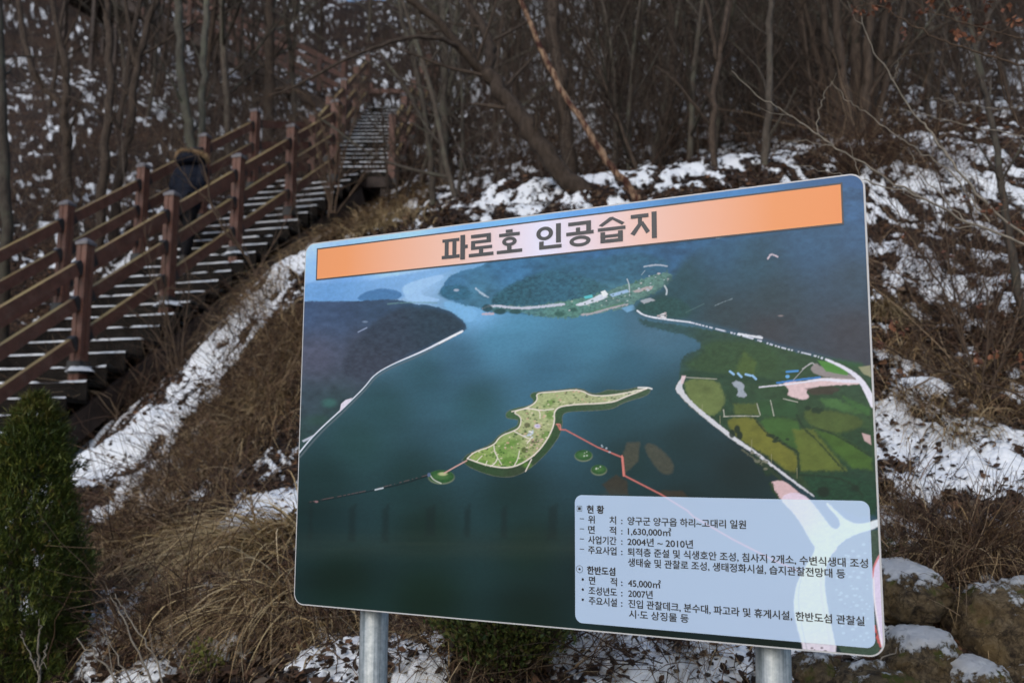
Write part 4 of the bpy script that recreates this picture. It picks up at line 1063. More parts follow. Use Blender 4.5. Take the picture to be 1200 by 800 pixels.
    flight(F3_S + Z * (F3_RISE / 26), F3_D, A3, F3_L, F3_RISE, 1.36, 26)
    for s_ in (-1, 1):
        row = [F3_S + A3 * s_ * .74 + F3_D * (F3_L * k / 5 + .02) + Z * (F3_RISE * k / 5 + .1) for k in range(6)]
        for p in row: post(p, F3_D, A3)
        for p, q in zip(row[:-1], row[1:]): rails(p, q, (.27, .80))
    landing(F3_S + F3_D * (F3_L + .6) + Z * (F3_RISE + .004), F3_D, A3, 1.7, 1.2)
    # snow pads against the near posts
    for p in rp[2:5]:
        mb = MB(); k = 14; V_ = [p + ST_A * (-.02) + Z * .062]; 
        for ring_, hh in ((.10, .055), (.17, .004)):
            for j in range(k):
                a_ = 2 * math.pi * j / k; rr_ = ring_ * (.8 + .4 * rng.random())
                V_.append(p + ST_A * (math.cos(a_) * rr_ - .02) + ST_D * math.sin(a_) * rr_ * .8 + Z * (hh + .003))
        Fc = [(0, 1 + j, 1 + (j + 1) % k) for j in range(k)] + [(1 + j, 1 + k + j, 1 + k + (j + 1) % k, 1 + (j + 1) % k) for j in range(k)]
        mb.add(V_, Fc); mb.build('snow_drift', M['snow'], root, smooth=True, shift=sh)
def D_(x): return np.zeros(3)
build_stairs()

# ================================================================== the person climbing the stairs
def skin_mesh(name, verts, edges, radii, levels=2, root=0):
    me = bpy.data.meshes.new(name); me.from_pydata([tuple(v) for v in verts], edges, [])
    o = bpy.data.objects.new(name + '_tmp', me); COL.objects.link(o)
    o.modifiers.new('skin', 'SKIN')
    for i, r_ in enumerate(radii):
        sv = me.skin_vertices[0].data[i]; sv.radius = r_ if isinstance(r_, tuple) else (r_, r_); sv.use_root = (i == root)
    s = o.modifiers.new('sub', 'SUBSURF'); s.levels = levels; s.render_levels = levels
    bpy.context.view_layer.update()
    out = bpy.data.meshes.new_from_object(o.evaluated_get(bpy.context.evaluated_depsgraph_get()))
    bpy.data.objects.remove(o); bpy.data.meshes.remove(me)
    out.name = name
    out.polygons.foreach_set('use_smooth', np.ones(len(out.polygons), bool))
    return out

def build_person():
    k = 2.02
    global _low
    def _low(mt):
        mt.node_tree.nodes['Principled BSDF'].inputs['Specular IOR Level'].default_value = .12
        return mt
    step = int(math.floor((k + 2.9) * 5)) / 5 - 2.9
    foot = st_pt(step, ST_W * .60) + ST_D * .14
    root = empty('person', foot, -ST_HD)
    root.scale = (1.0, 1.05, 1.09)
    tag(root, 'person in navy padded jacket with tan fur hood climbing the wooden stairs', 'person')
    skin, _, b, _ = newmat('skin'); b.inputs['Base Color'].default_value = (.45, .26, .19, 1); b.inputs['Roughness'].default_value = .5
    navy = _low(mat_noise('navy_nylon', (.004, .0055, .011), (.009, .012, .022), 14, .7, None, .3, .006))
    black = _low(mat_noise('black_cloth', (.004, .004, .005), (.009, .009, .011), 20, .8, None, .2, .003))
    fur = mat_noise('tan_fur', (.26, .16, .08), (.50, .36, .20), 30, .9, None, .2, .003)
    hair = mat_noise('dark_hair', (.008, .006, .005), (.022, .016, .012), 40, .5, (1, 1, .2), .4, .003)
    boot = mat_noise('dark_boot', (.012, .010, .009), (.03, .026, .022), 20, .6, None, .2, .003)
    # x to the right, y ahead (up the stairs), z up; the left foot is a step higher
    sr, sz = ST_SP / 5, ST_RISE / 5
    J = {'pel': (0, .10, .84), 'wa': (0, .13, 1.0), 'ch': (0, .20, 1.20), 'nk': (0, .27, 1.36), 'hb': (0, .295, 1.43), 'hd': (0, .31, 1.50), 'ht': (0, .305, 1.58),
         'no': (0, .405, 1.475), 'er': (.078, .30, 1.49), 'el': (-.078, .30, 1.49),
         'sr': (.17, .22, 1.31), 'er2': (.215, .12, 1.06), 'wr': (.20, .30, .95), 'sl': (-.17, .22, 1.31), 'el2': (-.215, .12, 1.06), 'wl': (-.20, .30, .95),
         'hr': (.09, .09, .80), 'kr': (.10, .10, .45), 'ar': (.10, .0, .09), 'tr': (.11, .15, .04),
         'hl': (-.09, .11, .80), 'kl': (-.10, sr + .10, .50 + sz * .6), 'al': (-.10, sr * 1.0 + .02, .09 + sz), 'tl': (-.11, sr + .17, .04 + sz)}
    names = list(J); E = [('pel', 'wa'), ('wa', 'ch'), ('ch', 'nk'), ('nk', 'hb'), ('hb', 'hd'), ('hd', 'ht'), ('hd', 'no'), ('hd', 'er'), ('hd', 'el'), ('ch', 'sr'), ('sr', 'er2'), ('er2', 'wr'), ('ch', 'sl'), ('sl', 'el2'), ('el2', 'wl'),
         ('pel', 'hr'), ('hr', 'kr'), ('kr', 'ar'), ('ar', 'tr'), ('pel', 'hl'), ('hl', 'kl'), ('kl', 'al'), ('al', 'tl')]
    Rd = {'pel': .12, 'wa': .105, 'ch': .12, 'nk': .05, 'hb': .07, 'hd': .082, 'ht': .055, 'no': .014, 'er': .018, 'el': .018, 'sr': .06, 'er2': .045, 'wr': .032, 'sl': .06, 'el2': .045, 'wl': .032,
          'hr': .085, 'kr': .06, 'ar': .04, 'tr': .035, 'hl': .085, 'kl': .06, 'al': .04, 'tl': .035}
    me = skin_mesh('body', [J[n] for n in names], [(names.index(a), names.index(b)) for a, b in E], [Rd[n] for n in names])
    obj('body', me, skin, root)
    for s_ in (-1, 1):
        mb = MB(); mb.tube([(s_ * .03, .385, 1.505), (s_ * .03, .392, 1.505)], [.012, .008], 8); mb.build('eye', black, root)
    mb = MB(); mb.tube([(-.025, .383, 1.442), (0, .392, 1.44), (.025, .383, 1.442)], .006, 6); mb.build('mouth', skin, root)
    # trousers and boots
    E2 = {n: J[n] for n in ('pel', 'hr', 'kr', 'ar', 'hl', 'kl', 'al')}; nn = list(E2)
    me = skin_mesh('trousers', [E2[n] for n in nn], [(nn.index(a), nn.index(b)) for a, b in (('pel', 'hr'), ('hr', 'kr'), ('kr', 'ar'), ('pel', 'hl'), ('hl', 'kl'), ('kl', 'al'))], [.145, .115, .085, .068, .115, .085, .068])
    obj('trousers', me, black, root)
    for a, t in (('ar', 'tr'), ('al', 'tl')):
        p, q = np.array(J[a]), np.array(J[t]); h = p - np.array([0, .05, .045])
        me = skin_mesh('boot', [p + np.array([0, 0, .06]), p - np.array([0, .0, .03]), h, q], [(0, 1), (1, 2), (1, 3)], [.055, .055, .04, .045]); obj('boot', me, boot, root)
    # padded jacket: quilted rings down the trunk, sleeves with the hands in the pockets
    prof = [(0, .115, .75, .205, .15), (0, .118, .80, .225, .165), (0, .128, .88, .222, .165), (0, .14, .96, .215, .16), (0, .16, 1.05, .222, .165), (0, .185, 1.14, .235, .17), (0, .21, 1.23, .235, .165), (0, .235, 1.31, .20, .145), (0, .255, 1.37, .12, .105), (0, .27, 1.41, .085, .085)]
    prof = np.array(prof); prof[:, 3] *= .88; zz = np.linspace(0, 1, 60); src = np.linspace(0, 1, len(prof))
    rings = np.stack([np.interp(zz, src, prof[:, c]) for c in range(5)], -1)
    N = 28; V_ = []
    for j, (cx, cy, cz, rx, ry) in enumerate(rings):
        q = 1 + .055 * abs(math.sin(j * math.pi / 6.5))
        for a in range(N):
            t = 2 * math.pi * a / N; g = 1 - .03 * (abs(math.cos(t)) < .08) * (math.sin(t) < 0)
            V_.append((cx + rx * q * g * math.cos(t), cy + ry * q * g * math.sin(t), cz))
    Fc = [(j * N + a, j * N + (a + 1) % N, (j + 1) * N + (a + 1) % N, (j + 1) * N + a) for j in range(len(rings) - 1) for a in range(N)] + [tuple(range(N - 1, -1, -1))]
    mb = MB(); mb.add(V_, Fc)
    for s_ in (-1, 1):
        P_ = np.array([(s_ * .13, .225, 1.31), (s_ * .18, .20, 1.26), (s_ * .205, .155, 1.15), (s_ * .21, .13, 1.06), (s_ * .205, .18, 1.0), (s_ * .19, .27, .955), (s_ * .17, .30, .94)])
        t = np.linspace(0, 1, 40); pts = np.stack([np.interp(t, np.linspace(0, 1, 7), P_[:, c]) for c in range(3)], -1)
        mb.tube(pts, np.interp(t, [0, .2, .5, 1], [.07, .072, .068, .05]) * (1 + .07 * np.abs(np.sin(t * 22))), 14)
    mb.build('jacket', navy, root, smooth=True)
    # hood lying on the shoulders, with a fur rim
    mb = MB(); pts = [(math.cos(a) * .15, .235 + math.sin(a) * .13 - .03, 1.375 + .035 * math.sin(-a)) for a in np.linspace(R(160), R(380), 16)]
    mb.tube(pts, np.interp(np.linspace(0, 1, 16), [0, .5, 1], [.05, .085, .05]), 12); mb.build('hood', navy, root, smooth=True)
    rng = random.Random(3); mb = MB()
    for _ in range(1500):
        a = rng.uniform(R(150), R(390)); c = np.array([math.cos(a) * .175, .215 + math.sin(a) * .15, 1.43 + .03 * math.sin(-a)])
        d = unit(np.array([math.cos(a) * .8 + rng.gauss(0, .6), math.sin(a) * .8 + rng.gauss(0, .6), .8 + rng.gauss(0, .6)]))
        c = c + np.array([rng.gauss(0, .012), rng.gauss(0, .012), rng.gauss(0, .012)])
        l = rng.uniform(.04, .075); mb.tube([c, c + d * l * .6, c + d * l + np.array([0, 0, -.012])], [.005, .004, .001], 3, cap=False)
    mb.build('fur_trim', fur, root)
    # hair
    mb = MB(); N, Mq = 20, 12; V_ = []
    for j in range(Mq + 1):
        ph = math.pi * j / Mq * .72
        for a in range(N):
            t = 2 * math.pi * a / N; fr = math.sin(t) > .5 and j > 7
            rr_ = (.104 - (.02 if fr else 0)) * (1 + .03 * math.sin(t * 9))
            V_.append((rr_ * math.sin(ph) * math.cos(t), .300 + rr_ * 1.08 * math.sin(ph) * math.sin(t) - .012, 1.495 + .118 * math.cos(ph)))
    Fc = [(j * N + a, (j + 1) * N + a, (j + 1) * N + (a + 1) % N, j * N + (a + 1) % N) for j in range(Mq) for a in range(N)]
    mb.add(V_, Fc); mb.build('hair', hair, root, smooth=True)
build_person()

# ================================================================== trees
def mats_tree():
    def bark(name, c1, c2, lich=None):
        mt, n, b, L = newmat(name)
        oi = n.nodes.new('ShaderNodeObjectInfo')
        v = coords(n, 'Object', (1, 1, .28)); t = noise_node(n, 26, 5, .7, v); t2 = noise_node(n, 3, 3, .6, coords(n))
        r = ramp(n, [(.3, c1), (.7, c2)]); L(t.outputs[0], r.inputs[0])
        col = r.outputs[0]
        if lich: col = mix_node(n, maprange(n, t2.outputs[0], .5, .68), col, lich)
        hs = n.nodes.new('ShaderNodeHueSaturation'); L(col, hs.inputs['Color']); L(maprange(n, oi.outputs['Random'], 0, 1, .7, 1.35), hs.inputs['Value'])
        L(hs.outputs[0], b.inputs['Base Color']); b.inputs['Roughness'].default_value = .85; b.inputs['Specular IOR Level'].default_value = .2
        bump_node(n, t.outputs[0], b, .6, .012)
        return mt
    M['bark_dark'] = bark('dark_brown_bark', (.021, .015, .011), (.078, .058, .045))
    M['bark_grey'] = bark('grey_brown_bark', (.036, .029, .023), (.105, .088, .072), (.10, .10, .075))
    M['bark_pale'] = bark('pale_grey_bark', (.06, .056, .044), (.14, .13, .105), (.12, .125, .09))
    M['bark_peel'] = bark('peeled_reddish_bark', (.060, .022, .016), (.30, .20, .13), (.045, .016, .012))
    for nd in M['bark_peel'].node_tree.nodes:
        if nd.type == 'TEX_NOISE' and nd.inputs['Scale'].default_value < 5: nd.inputs['Scale'].default_value = 7
        if nd.type == 'VALTORGB': nd.color_ramp.elements[0].position = .42; nd.color_ramp.elements[1].position = .56
    M['twig_brown'] = bark('brown_twigs', (.035, .023, .016), (.095, .066, .046))
    M['twig_pale'] = bark('pale_twigs', (.12, .105, .085), (.25, .22, .18))
mats_tree()

def grow(mb, p, d, L, r, lev, maxlev, rng, dens, up=.05, jit=.16, sides=(8, 5, 3, 3, 3), ang=(30, 65), first=.25, minr=.0022):
    n = max(3, int(L / (.45 if lev == 0 else .22)) + 1)
    n = min(n, 12)
    pts = [np.array(p, float)]; d = unit(d)
    for i in range(n):
        d = unit(d + np.array([rng.gauss(0, jit), rng.gauss(0, jit), rng.gauss(0, jit * .6)]) + np.array([0, 0, up]))
        pts.append(pts[-1] + d * L / n)
    pts = np.array(pts); rad = np.maximum(r * (1 - .72 * np.linspace(0, 1, n + 1) ** 1.1), minr)
    mb[min(lev, 1)].tube(pts, rad, sides[lev], cap=False)
    if lev >= maxlev: return
    m = max(1, int(L * dens[lev] * rng.uniform(.8, 1.2)))
    for k in range(m):
        t = first + (1 - first) * (k + rng.random()) / m
        i = min(n - 1, int(t * n)); q = pts[i] + (pts[i + 1] - pts[i]) * (t * n - i)
        dd = unit(pts[i + 1] - pts[i]); a = R(rng.uniform(*ang)); s = unit(np.cross(dd, np.array([rng.gauss(0, 1), rng.gauss(0, 1), rng.gauss(0, 1)])))
        nd = dd * math.cos(a) + s * math.sin(a)
        grow(mb, q, nd, L * rng.uniform(.28, .5) * (1.15 - .6 * t), max(minr, rad[i] * rng.uniform(.4, .62)), lev + 1, maxlev, rng, dens, up * .8, jit, sides, ang, .15, minr)

def tree_proto(name, seed, h, r, mat, lean=(0, 0), dens=(2.4, 4.0, 4.4), forks=1, first=.16, ang=(28, 60)):
    rng = random.Random(seed)
    root = empty(name, (0, 0, -200))
    tr, br = MB(), MB()
    for k in range(forks):
        a = rng.uniform(0, 6.28); sp = .0 if forks == 1 else rng.uniform(.12, .3)
        d = np.array([lean[0] + math.cos(a) * sp, lean[1] + math.sin(a) * sp, 1.0])
        grow((tr, br), np.array([math.cos(a) * .06 * (forks > 1), math.sin(a) * .06 * (forks > 1), -.25]), d, h * rng.uniform(.85, 1.05), r * (1 if k == 0 else rng.uniform(.55, .85)), 0, 3, rng, dens, up=.04, jit=.055, first=first, ang=ang)
    tr.build('trunk', mat, root, smooth=True)
    br.build('crown', mat, root, smooth=True)
    return root

def key_tree(name, label, paths, mat, seed, twigs=2, dens=(1.5, 3.0, 3.4), base_i=0, cat='tree', extra=True, twig_mat=None, twl=.5):
    """paths: list of (list of (u, v, d) down the limb from its foot, r0, r1). The first is the trunk."""
    rng = random.Random(seed)
    p0 = P(*paths[0][0][0]); g = Hs(p0[0], p0[1])
    base = np.array([p0[0], p0[1], g])
    root = empty(name, base); tag(root, label, cat)
    tr, br = MB(), MB()
    for j, (pp, r0, r1) in enumerate(paths):
        K = np.array([P(*q) for q in pp])
        if j == 0:
            K[0][2] = min(K[0][2], g + .0); K = np.concatenate([[K[0] - (K[1] - K[0]) * .0 - np.array([0, 0, .25])], K])
        # smooth the polyline
        t = np.linspace(0, 1, len(K)); tt = np.linspace(0, 1, max(8, len(K) * 4))
        S = np.stack([np.interp(tt, t, K[:, c]) for c in range(3)], -1)
        for _ in range(3): S[1:-1] = S[1:-1] * .5 + (S[:-2] + S[2:]) * .25
        wob = r0 * .42
        S[1:-1] += np.array([[rng.gauss(0, wob * .5), rng.gauss(0, wob * .5), rng.gauss(0, wob * .3)] for _ in range(len(S) - 2)])
        rad = np.interp(tt, [0, .06, .2, 1], [r0 * (1.5 if j == 0 else 1), r0 * (1.2 if j == 0 else 1), r0, r1]) * np.array([rng.uniform(.93, 1.07) for _ in tt])
        (tr if j == 0 else tr if r0 > .035 else br).tube(S - base, rad, 12 if r0 > .03 else 7)
        if extra:
            Lg = float(np.linalg.norm(np.diff(S, axis=0), axis=1).sum())
            for k in range(int(Lg * dens[0])):
                q = rng.uniform(.3 if j == 0 else .1, 1); i = min(len(S) - 2, int(q * (len(S) - 1)))
                dd = unit(S[i + 1] - S[i]); a = R(rng.uniform(30, 65)); s = unit(np.cross(dd, np.array([rng.gauss(0, 1), rng.gauss(0, 1), rng.gauss(0, .6)])))
                grow((br, br), S[i] - base, dd * math.cos(a) + s * math.sin(a), rng.uniform(.5, 1.5) * twl * 1.6, max(.004, rad[i] * rng.uniform(.22, .42)), 1, 1 + twigs, rng, (0, dens[1], dens[2], 3), .05, .14)
    tr.build('trunk', mat, root, smooth=True)
    if br.v: br.build('crown', twig_mat or mat, root, smooth=True)
    return root

def px_r(px, d): return px * d / F_PX / 2
def build_key_trees():
    t = key_tree
    t('leaning_tree', 'dark forked tree leaning left from the snowy crest above the orange title',
      [([(700, 240, 9.0), (655, 204, 9.05), (633, 170, 9.15), (613, 140, 9.25), (590, 110, 9.4), (570, 86, 9.5)], px_r(25, 9), px_r(20, 9)),
       ([(570, 88, 9.5), (577, 60, 9.6), (563, 30, 9.8), (546, 0, 10), (525, -60, 10.4), (520, -140, 10.8)], px_r(14, 9.6), px_r(7, 9.6)),
       ([(572, 88, 9.5), (545, 62, 9.4), (510, 22, 9.4), (470, -8, 9.4), (420, -60, 9.5)], px_r(13, 9.5), px_r(5, 9.5)),
       ([(540, 58, 9.4), (520, 46, 9.2), (484, 42, 9.0), (443, 54, 8.8), (400, 72, 8.7), (350, 100, 8.6), (318, 112, 8.6)], px_r(6, 9), px_r(2, 9))], M['bark_dark'], 1, dens=(2.2, 3.0, 3.2))
    t('dead_tree', 'thin leaning dead tree with peeling reddish pale bark behind the board',
      [([(752, 240, 8.6), (747, 232, 8.6), (733, 212, 8.6), (710, 187, 8.6), (683, 143, 8.7), (663, 113, 8.8), (643, 77, 8.9), (627, 43, 9), (610, 0, 9.1), (590, -60, 9.3)], px_r(9, 8.7), px_r(6, 8.7))], M['bark_peel'], 2, twigs=0, dens=(.5, 2, 2), twl=.25)
    for k, (a, b, d, w_) in enumerate([((985, 192), (952, -40), 10.4, 15), ((1000, 195), (985, -60), 10.6, 16), ((1012, 192), (1030, -60), 10.3, 18), ((995, 190), (1000, -60), 10.9, 14)]):
        pass
    t('multi_stemmed_tree', 'dark tree of many close stems above the right end of the board',
      [([(1003, 195, 10.5), (1000, 120, 10.5), (1003, 50, 10.6), (1008, -60, 10.8)], px_r(17, 10.5), px_r(12, 10.5))] +
      [([(1003 + o * .5, 190, 10.5 + e), (1003 + o * 1.0, 120, 10.4 + e), (1003 + o * 1.5, 60, 10.4 + e), (1003 + o * 2.3, -60, 10.4 + e)], px_r(w_, 10.5), px_r(w_ * .6, 10.5)) for o, e, w_ in ((-22, .1, 12), (-12, -.2, 13), (10, -.1, 14), (20, .2, 13), (30, 0, 9), (-32, .3, 8))], M['bark_dark'], 3, dens=(1.8, 3, 3.4))
    t('slender_tree', 'slender upright brown tree just behind the orange end of the title bar',
      [([(893, 207, 9.2), (897, 165, 9.2), (903, 127, 9.2), (900, 80, 9.3), (903, 0, 9.4), (908, -80, 9.5)], px_r(10, 9.2), px_r(7, 9.2))], M['bark_grey'], 4, dens=(1.2, 2.5, 3))
    t('forking_tree', 'slim crooked tree that forks near the top, left of the slender upright brown one',
      [([(840, 213, 9.4), (834, 150, 9.4), (836, 117, 9.4), (842, 67, 9.5), (853, 10, 9.7), (862, -60, 9.9)], px_r(9, 9.4), px_r(6, 9.4)), ([(841, 72, 9.5), (833, 30, 9.5), (822, -20, 9.6)], px_r(6, 9.4), px_r(4, 9.4)),
       ([(833, 148, 9.4), (815, 125, 9.3), (795, 98, 9.3), (770, 78, 9.3)], px_r(5, 9.4), px_r(2, 9.4))], M['bark_dark'], 5, dens=(1.6, 3, 3))
    t('pale_trunk_tree', 'pale grey trunk standing at the far left edge beside the lower railing',
      [([(10, 335, 10.8), (8, 250, 10.8), (4, 155, 10.9), (0, 60, 11), (-6, -60, 11.2)], px_r(14, 10.8), px_r(10, 10.8))], M['bark_grey'], 6, dens=(1.0, 2.5, 3))
    t('wide_fork_tree', 'dark tree splitting into two wide limbs on the slope at upper left',
      [([(82, 200, 15), (77, 157, 15), (75, 127, 15)], px_r(14, 15), px_r(11, 15)), ([(75, 128, 15), (55, 105, 15), (37, 87, 15), (28, 40, 15.2), (18, -30, 15.4)], px_r(9, 15), px_r(6, 15)), ([(76, 128, 15), (79, 100, 15), (71, 50, 15.1), (58, -10, 15.2)], px_r(10, 15), px_r(6, 15))], M['bark_dark'], 7, dens=(1.4, 2.6, 3))
    t('straight_dark_tree', 'straight dark trunk on the left slope, above the second post of the far railing',
      [([(119, 235, 13.6), (122, 190, 13.6), (125, 150, 13.7), (130, 67, 13.8), (125, 0, 14), (122, -60, 14)], px_r(12, 13.6), px_r(8, 13.6))], M['bark_dark'], 8, dens=(1.4, 2.6, 3))
    t('curving_tree', 'dark trunk curving to the right between the straight dark trunk and the pale green ones',
      [([(135, 230, 13.9), (144, 185, 13.9), (152, 150, 13.9), (160, 77, 14), (176, 25, 14.1), (188, -40, 14.2)], px_r(12, 13.9), px_r(7, 13.9)), ([(160, 80, 14), (150, 40, 14), (148, -20, 14)], px_r(6, 14), px_r(4, 14))], M['bark_dark'], 9, dens=(1.6, 2.6, 3))
    t('greenish_tree', 'stouter of two pale greenish trunks behind the person on the stairs',
      [([(224, 200, 14.8), (222, 165, 14.8), (219, 133, 14.8), (211, 83, 14.9), (208, 0, 15), (206, -60, 15)], px_r(13, 14.8), px_r(9, 14.8))], M['bark_pale'], 10, dens=(1.0, 2.5, 3))
    t('greenish_tree', 'thinner straight pale greenish trunk, right of its stouter neighbour behind the stairs',
      [([(237, 180, 15.4), (237, 130, 15.4), (238, 83, 15.4), (242, 0, 15.5), (244, -60, 15.6)], px_r(9, 15.4), px_r(7, 15.4))], M['bark_pale'], 11, dens=(1.0, 2.5, 3))
    t('straight_dark_tree', 'straight dark trunk in front of the upper flight that turns left',
      [([(313, 140, 19.5), (314, 90, 19.5), (316, 30, 19.6), (318, -60, 19.8)], px_r(14, 19.5), px_r(11, 19.5))], M['bark_dark'], 12, dens=(.9, 2.2, 2.5))
    t('thin_grey_tree', 'thin bent grey tree to the right of the second flight of stairs',
      [([(508, 232, 12.8), (505, 190, 12.8), (499, 143, 12.8), (489, 83, 12.9), (470, 20, 13), (462, -40, 13)], px_r(8, 12.8), px_r(5, 12.8)), ([(500, 150, 12.8), (480, 110, 12.7), (455, 75, 12.6), (440, 55, 12.6)], px_r(4, 12.8), px_r(2, 12.8))], M['bark_grey'], 13, dens=(1.6, 2.6, 3))
    t('upright_grey_tree', 'upright grey brown tree between the bent grey one and the leaning forked tree',
      [([(521, 230, 13.6), (520, 160, 13.6), (521, 100, 13.7), (519, 20, 13.8), (522, -60, 14)], px_r(12, 13.6), px_r(8, 13.6))], M['bark_grey'], 14, dens=(1.2, 2.6, 3))
    t('thick_dark_tree', 'thick dark trunk directly behind the leaning forked tree',
      [([(668, 215, 12.2), (664, 150, 12.2), (655, 90, 12.3), (648, 20, 12.4), (640, -60, 12.6)], px_r(20, 12.2), px_r(14, 12.2))], M['bark_dark'], 15, dens=(1.2, 2.6, 3))
    t('grey_sapling', 'grey sapling on the snowy slope at the right edge of the view',
      [([(1212, 420, 6.1), (1200, 375, 6.1), (1190, 327, 6.1), (1180, 260, 6.15), (1173, 217, 6.2), (1167, 167, 6.3), (1157, 110, 6.4), (1140, 50, 6.5), (1128, -30, 6.6)], px_r(11, 6.1), px_r(6, 6.3))], M['bark_grey'], 16, dens=(2.2, 3, 3), twl=.35)
    t('reddish_tree', 'reddish brown slim tree in the thicket left of the forking crooked one',
      [([(775, 200, 12.6), (778, 150, 12.6), (790, 90, 12.7), (788, 20, 12.8), (780, -50, 12.9)], px_r(10, 12.6), px_r(7, 12.6))], M['bark_dark'], 17, dens=(1.8, 3, 3))
    t('crooked_tree', 'crooked grey tree on the slope between the multi stemmed one and the right edge',
      [([(1088, 170, 12.5), (1085, 120, 12.5), (1094, 70, 12.5), (1088, 10, 12.6), (1096, -50, 12.8)], px_r(9, 12.5), px_r(6, 12.5)), ([(1088, 110, 12.5), (1062, 60, 12.4), (1050, 0, 12.4)], px_r(5, 12.5), px_r(3, 12.5))], M['bark_grey'], 18, dens=(1.8, 3, 3))
build_key_trees()

def stairs_clear(x, y):
    """distance from the line of the stairs"""
    def seg(a, b):
        ax, ay = a[0], a[1]; ex, ey = b[0] - ax, b[1] - ay
        t = min(1, max(0, ((x - ax) * ex + (y - ay) * ey) / (ex * ex + ey * ey)))
        return math.hypot(x - ax - t * ex, y - ay - t * ey)
    return min(seg(st_pt(-3, ST_W / 2), st_pt(5, ST_W / 2)), seg(F2_S, F2_E), seg(F2_E + np.array([0, .8, 0]), F3_S), seg(F3_S, F3_S + F3_D * F3_L))

def build_woods():
    rng = random.Random(42)
    protos = [tree_proto('bare_tree', 101, 7.6, .065, M['bark_dark']), tree_proto('bare_tree', 102, 8.6, .08, M['bark_grey'], (.1, 0), (2.2, 3.6, 4.2)), tree_proto('bare_tree', 103, 7, .055, M['bark_dark'], (-.12, .05), forks=2),
              tree_proto('bare_tree', 104, 8, .06, M['bark_grey'], (.05, 0), (2.4, 3.8, 4.2)), tree_proto('bare_tree', 105, 7.2, .065, M['bark_dark'], (0, 0), (2.2, 3.8, 4.2), forks=2), tree_proto('bare_tree', 106, 9, .085, M['bark_pale'], (-.04, 0), (2.0, 3.4, 4.0))]
    saps = [tree_proto('bare_sapling', 201, 4.6, .032, M['bark_dark'], (.1, 0), (3, 4, 4), first=.1), tree_proto('bare_sapling', 202, 5.2, .036, M['bark_grey'], (-.1, 0), (2.8, 4, 4), first=.12), tree_proto('bare_sapling', 203, 3.6, .024, M['bark_dark'], (.2, 0), (3.4, 4.4, 4), forks=3, first=.1)]
    def put(pool, used, x, y, s, label, group):
        k = rng.randrange(len(pool)); pr = pool[k]
        o = pr if k not in used else copy_tree(pr)
        used.add(k)
        o.location = (x, y, Hs(x, y)); o.rotation_euler = (rng.gauss(0, .05), rng.gauss(0, .05), rng.uniform(0, 6.28)); o.scale = (s, s, s)
        tag(o, label, 'tree', group)
    used = set(); placed = []
    n = 0
    for _ in range(6000):
        if n >= 135: break
        d = math.exp(rng.uniform(math.log(15.5), math.log(41)))
        u = rng.uniform(-60, 1260); x = (u - 600) / F_PX * d
        c = stairs_clear(x, d)
        if c < 1.3: continue
        # keep the view to the upper flights as open as it is in the picture
        if 360 < u < 480 and d < 23: continue
        if d < 18.5 and u < 340: continue
        if u < 400 and rng.random() < .3: continue
        if any((x - a) ** 2 + (d - b) ** 2 < (.05 * d) ** 2 for a, b in placed): continue
        placed.append((x, d)); n += 1
        put(protos, used, x, d, rng.uniform(.7, 1.15), 'far bare tree of the out of focus woods high on the hillside', 'bare trees in the far woods')
    us = set(); n = 0; placed = []
    for _ in range(4000):
        if n >= 75: break
        d = rng.uniform(10.6, 16.5); u = rng.uniform(450, 1240); x = (u - 600) / F_PX * d
        if stairs_clear(x, d) < 1.2 or u < 500 and d < 13: continue
        if rng.random() > .35 + .65 * (700 < u < 1080) or 540 < u < 690 and d < 13: continue
        if any((x - a) ** 2 + (d - b) ** 2 < .15 for a, b in placed): continue
        placed.append((x, d)); n += 1
        put(saps, us, x, d, rng.uniform(.7, 1.2), 'thin bare sapling of the dense thicket behind the snowy crest', 'saplings in the thicket')
build_woods()

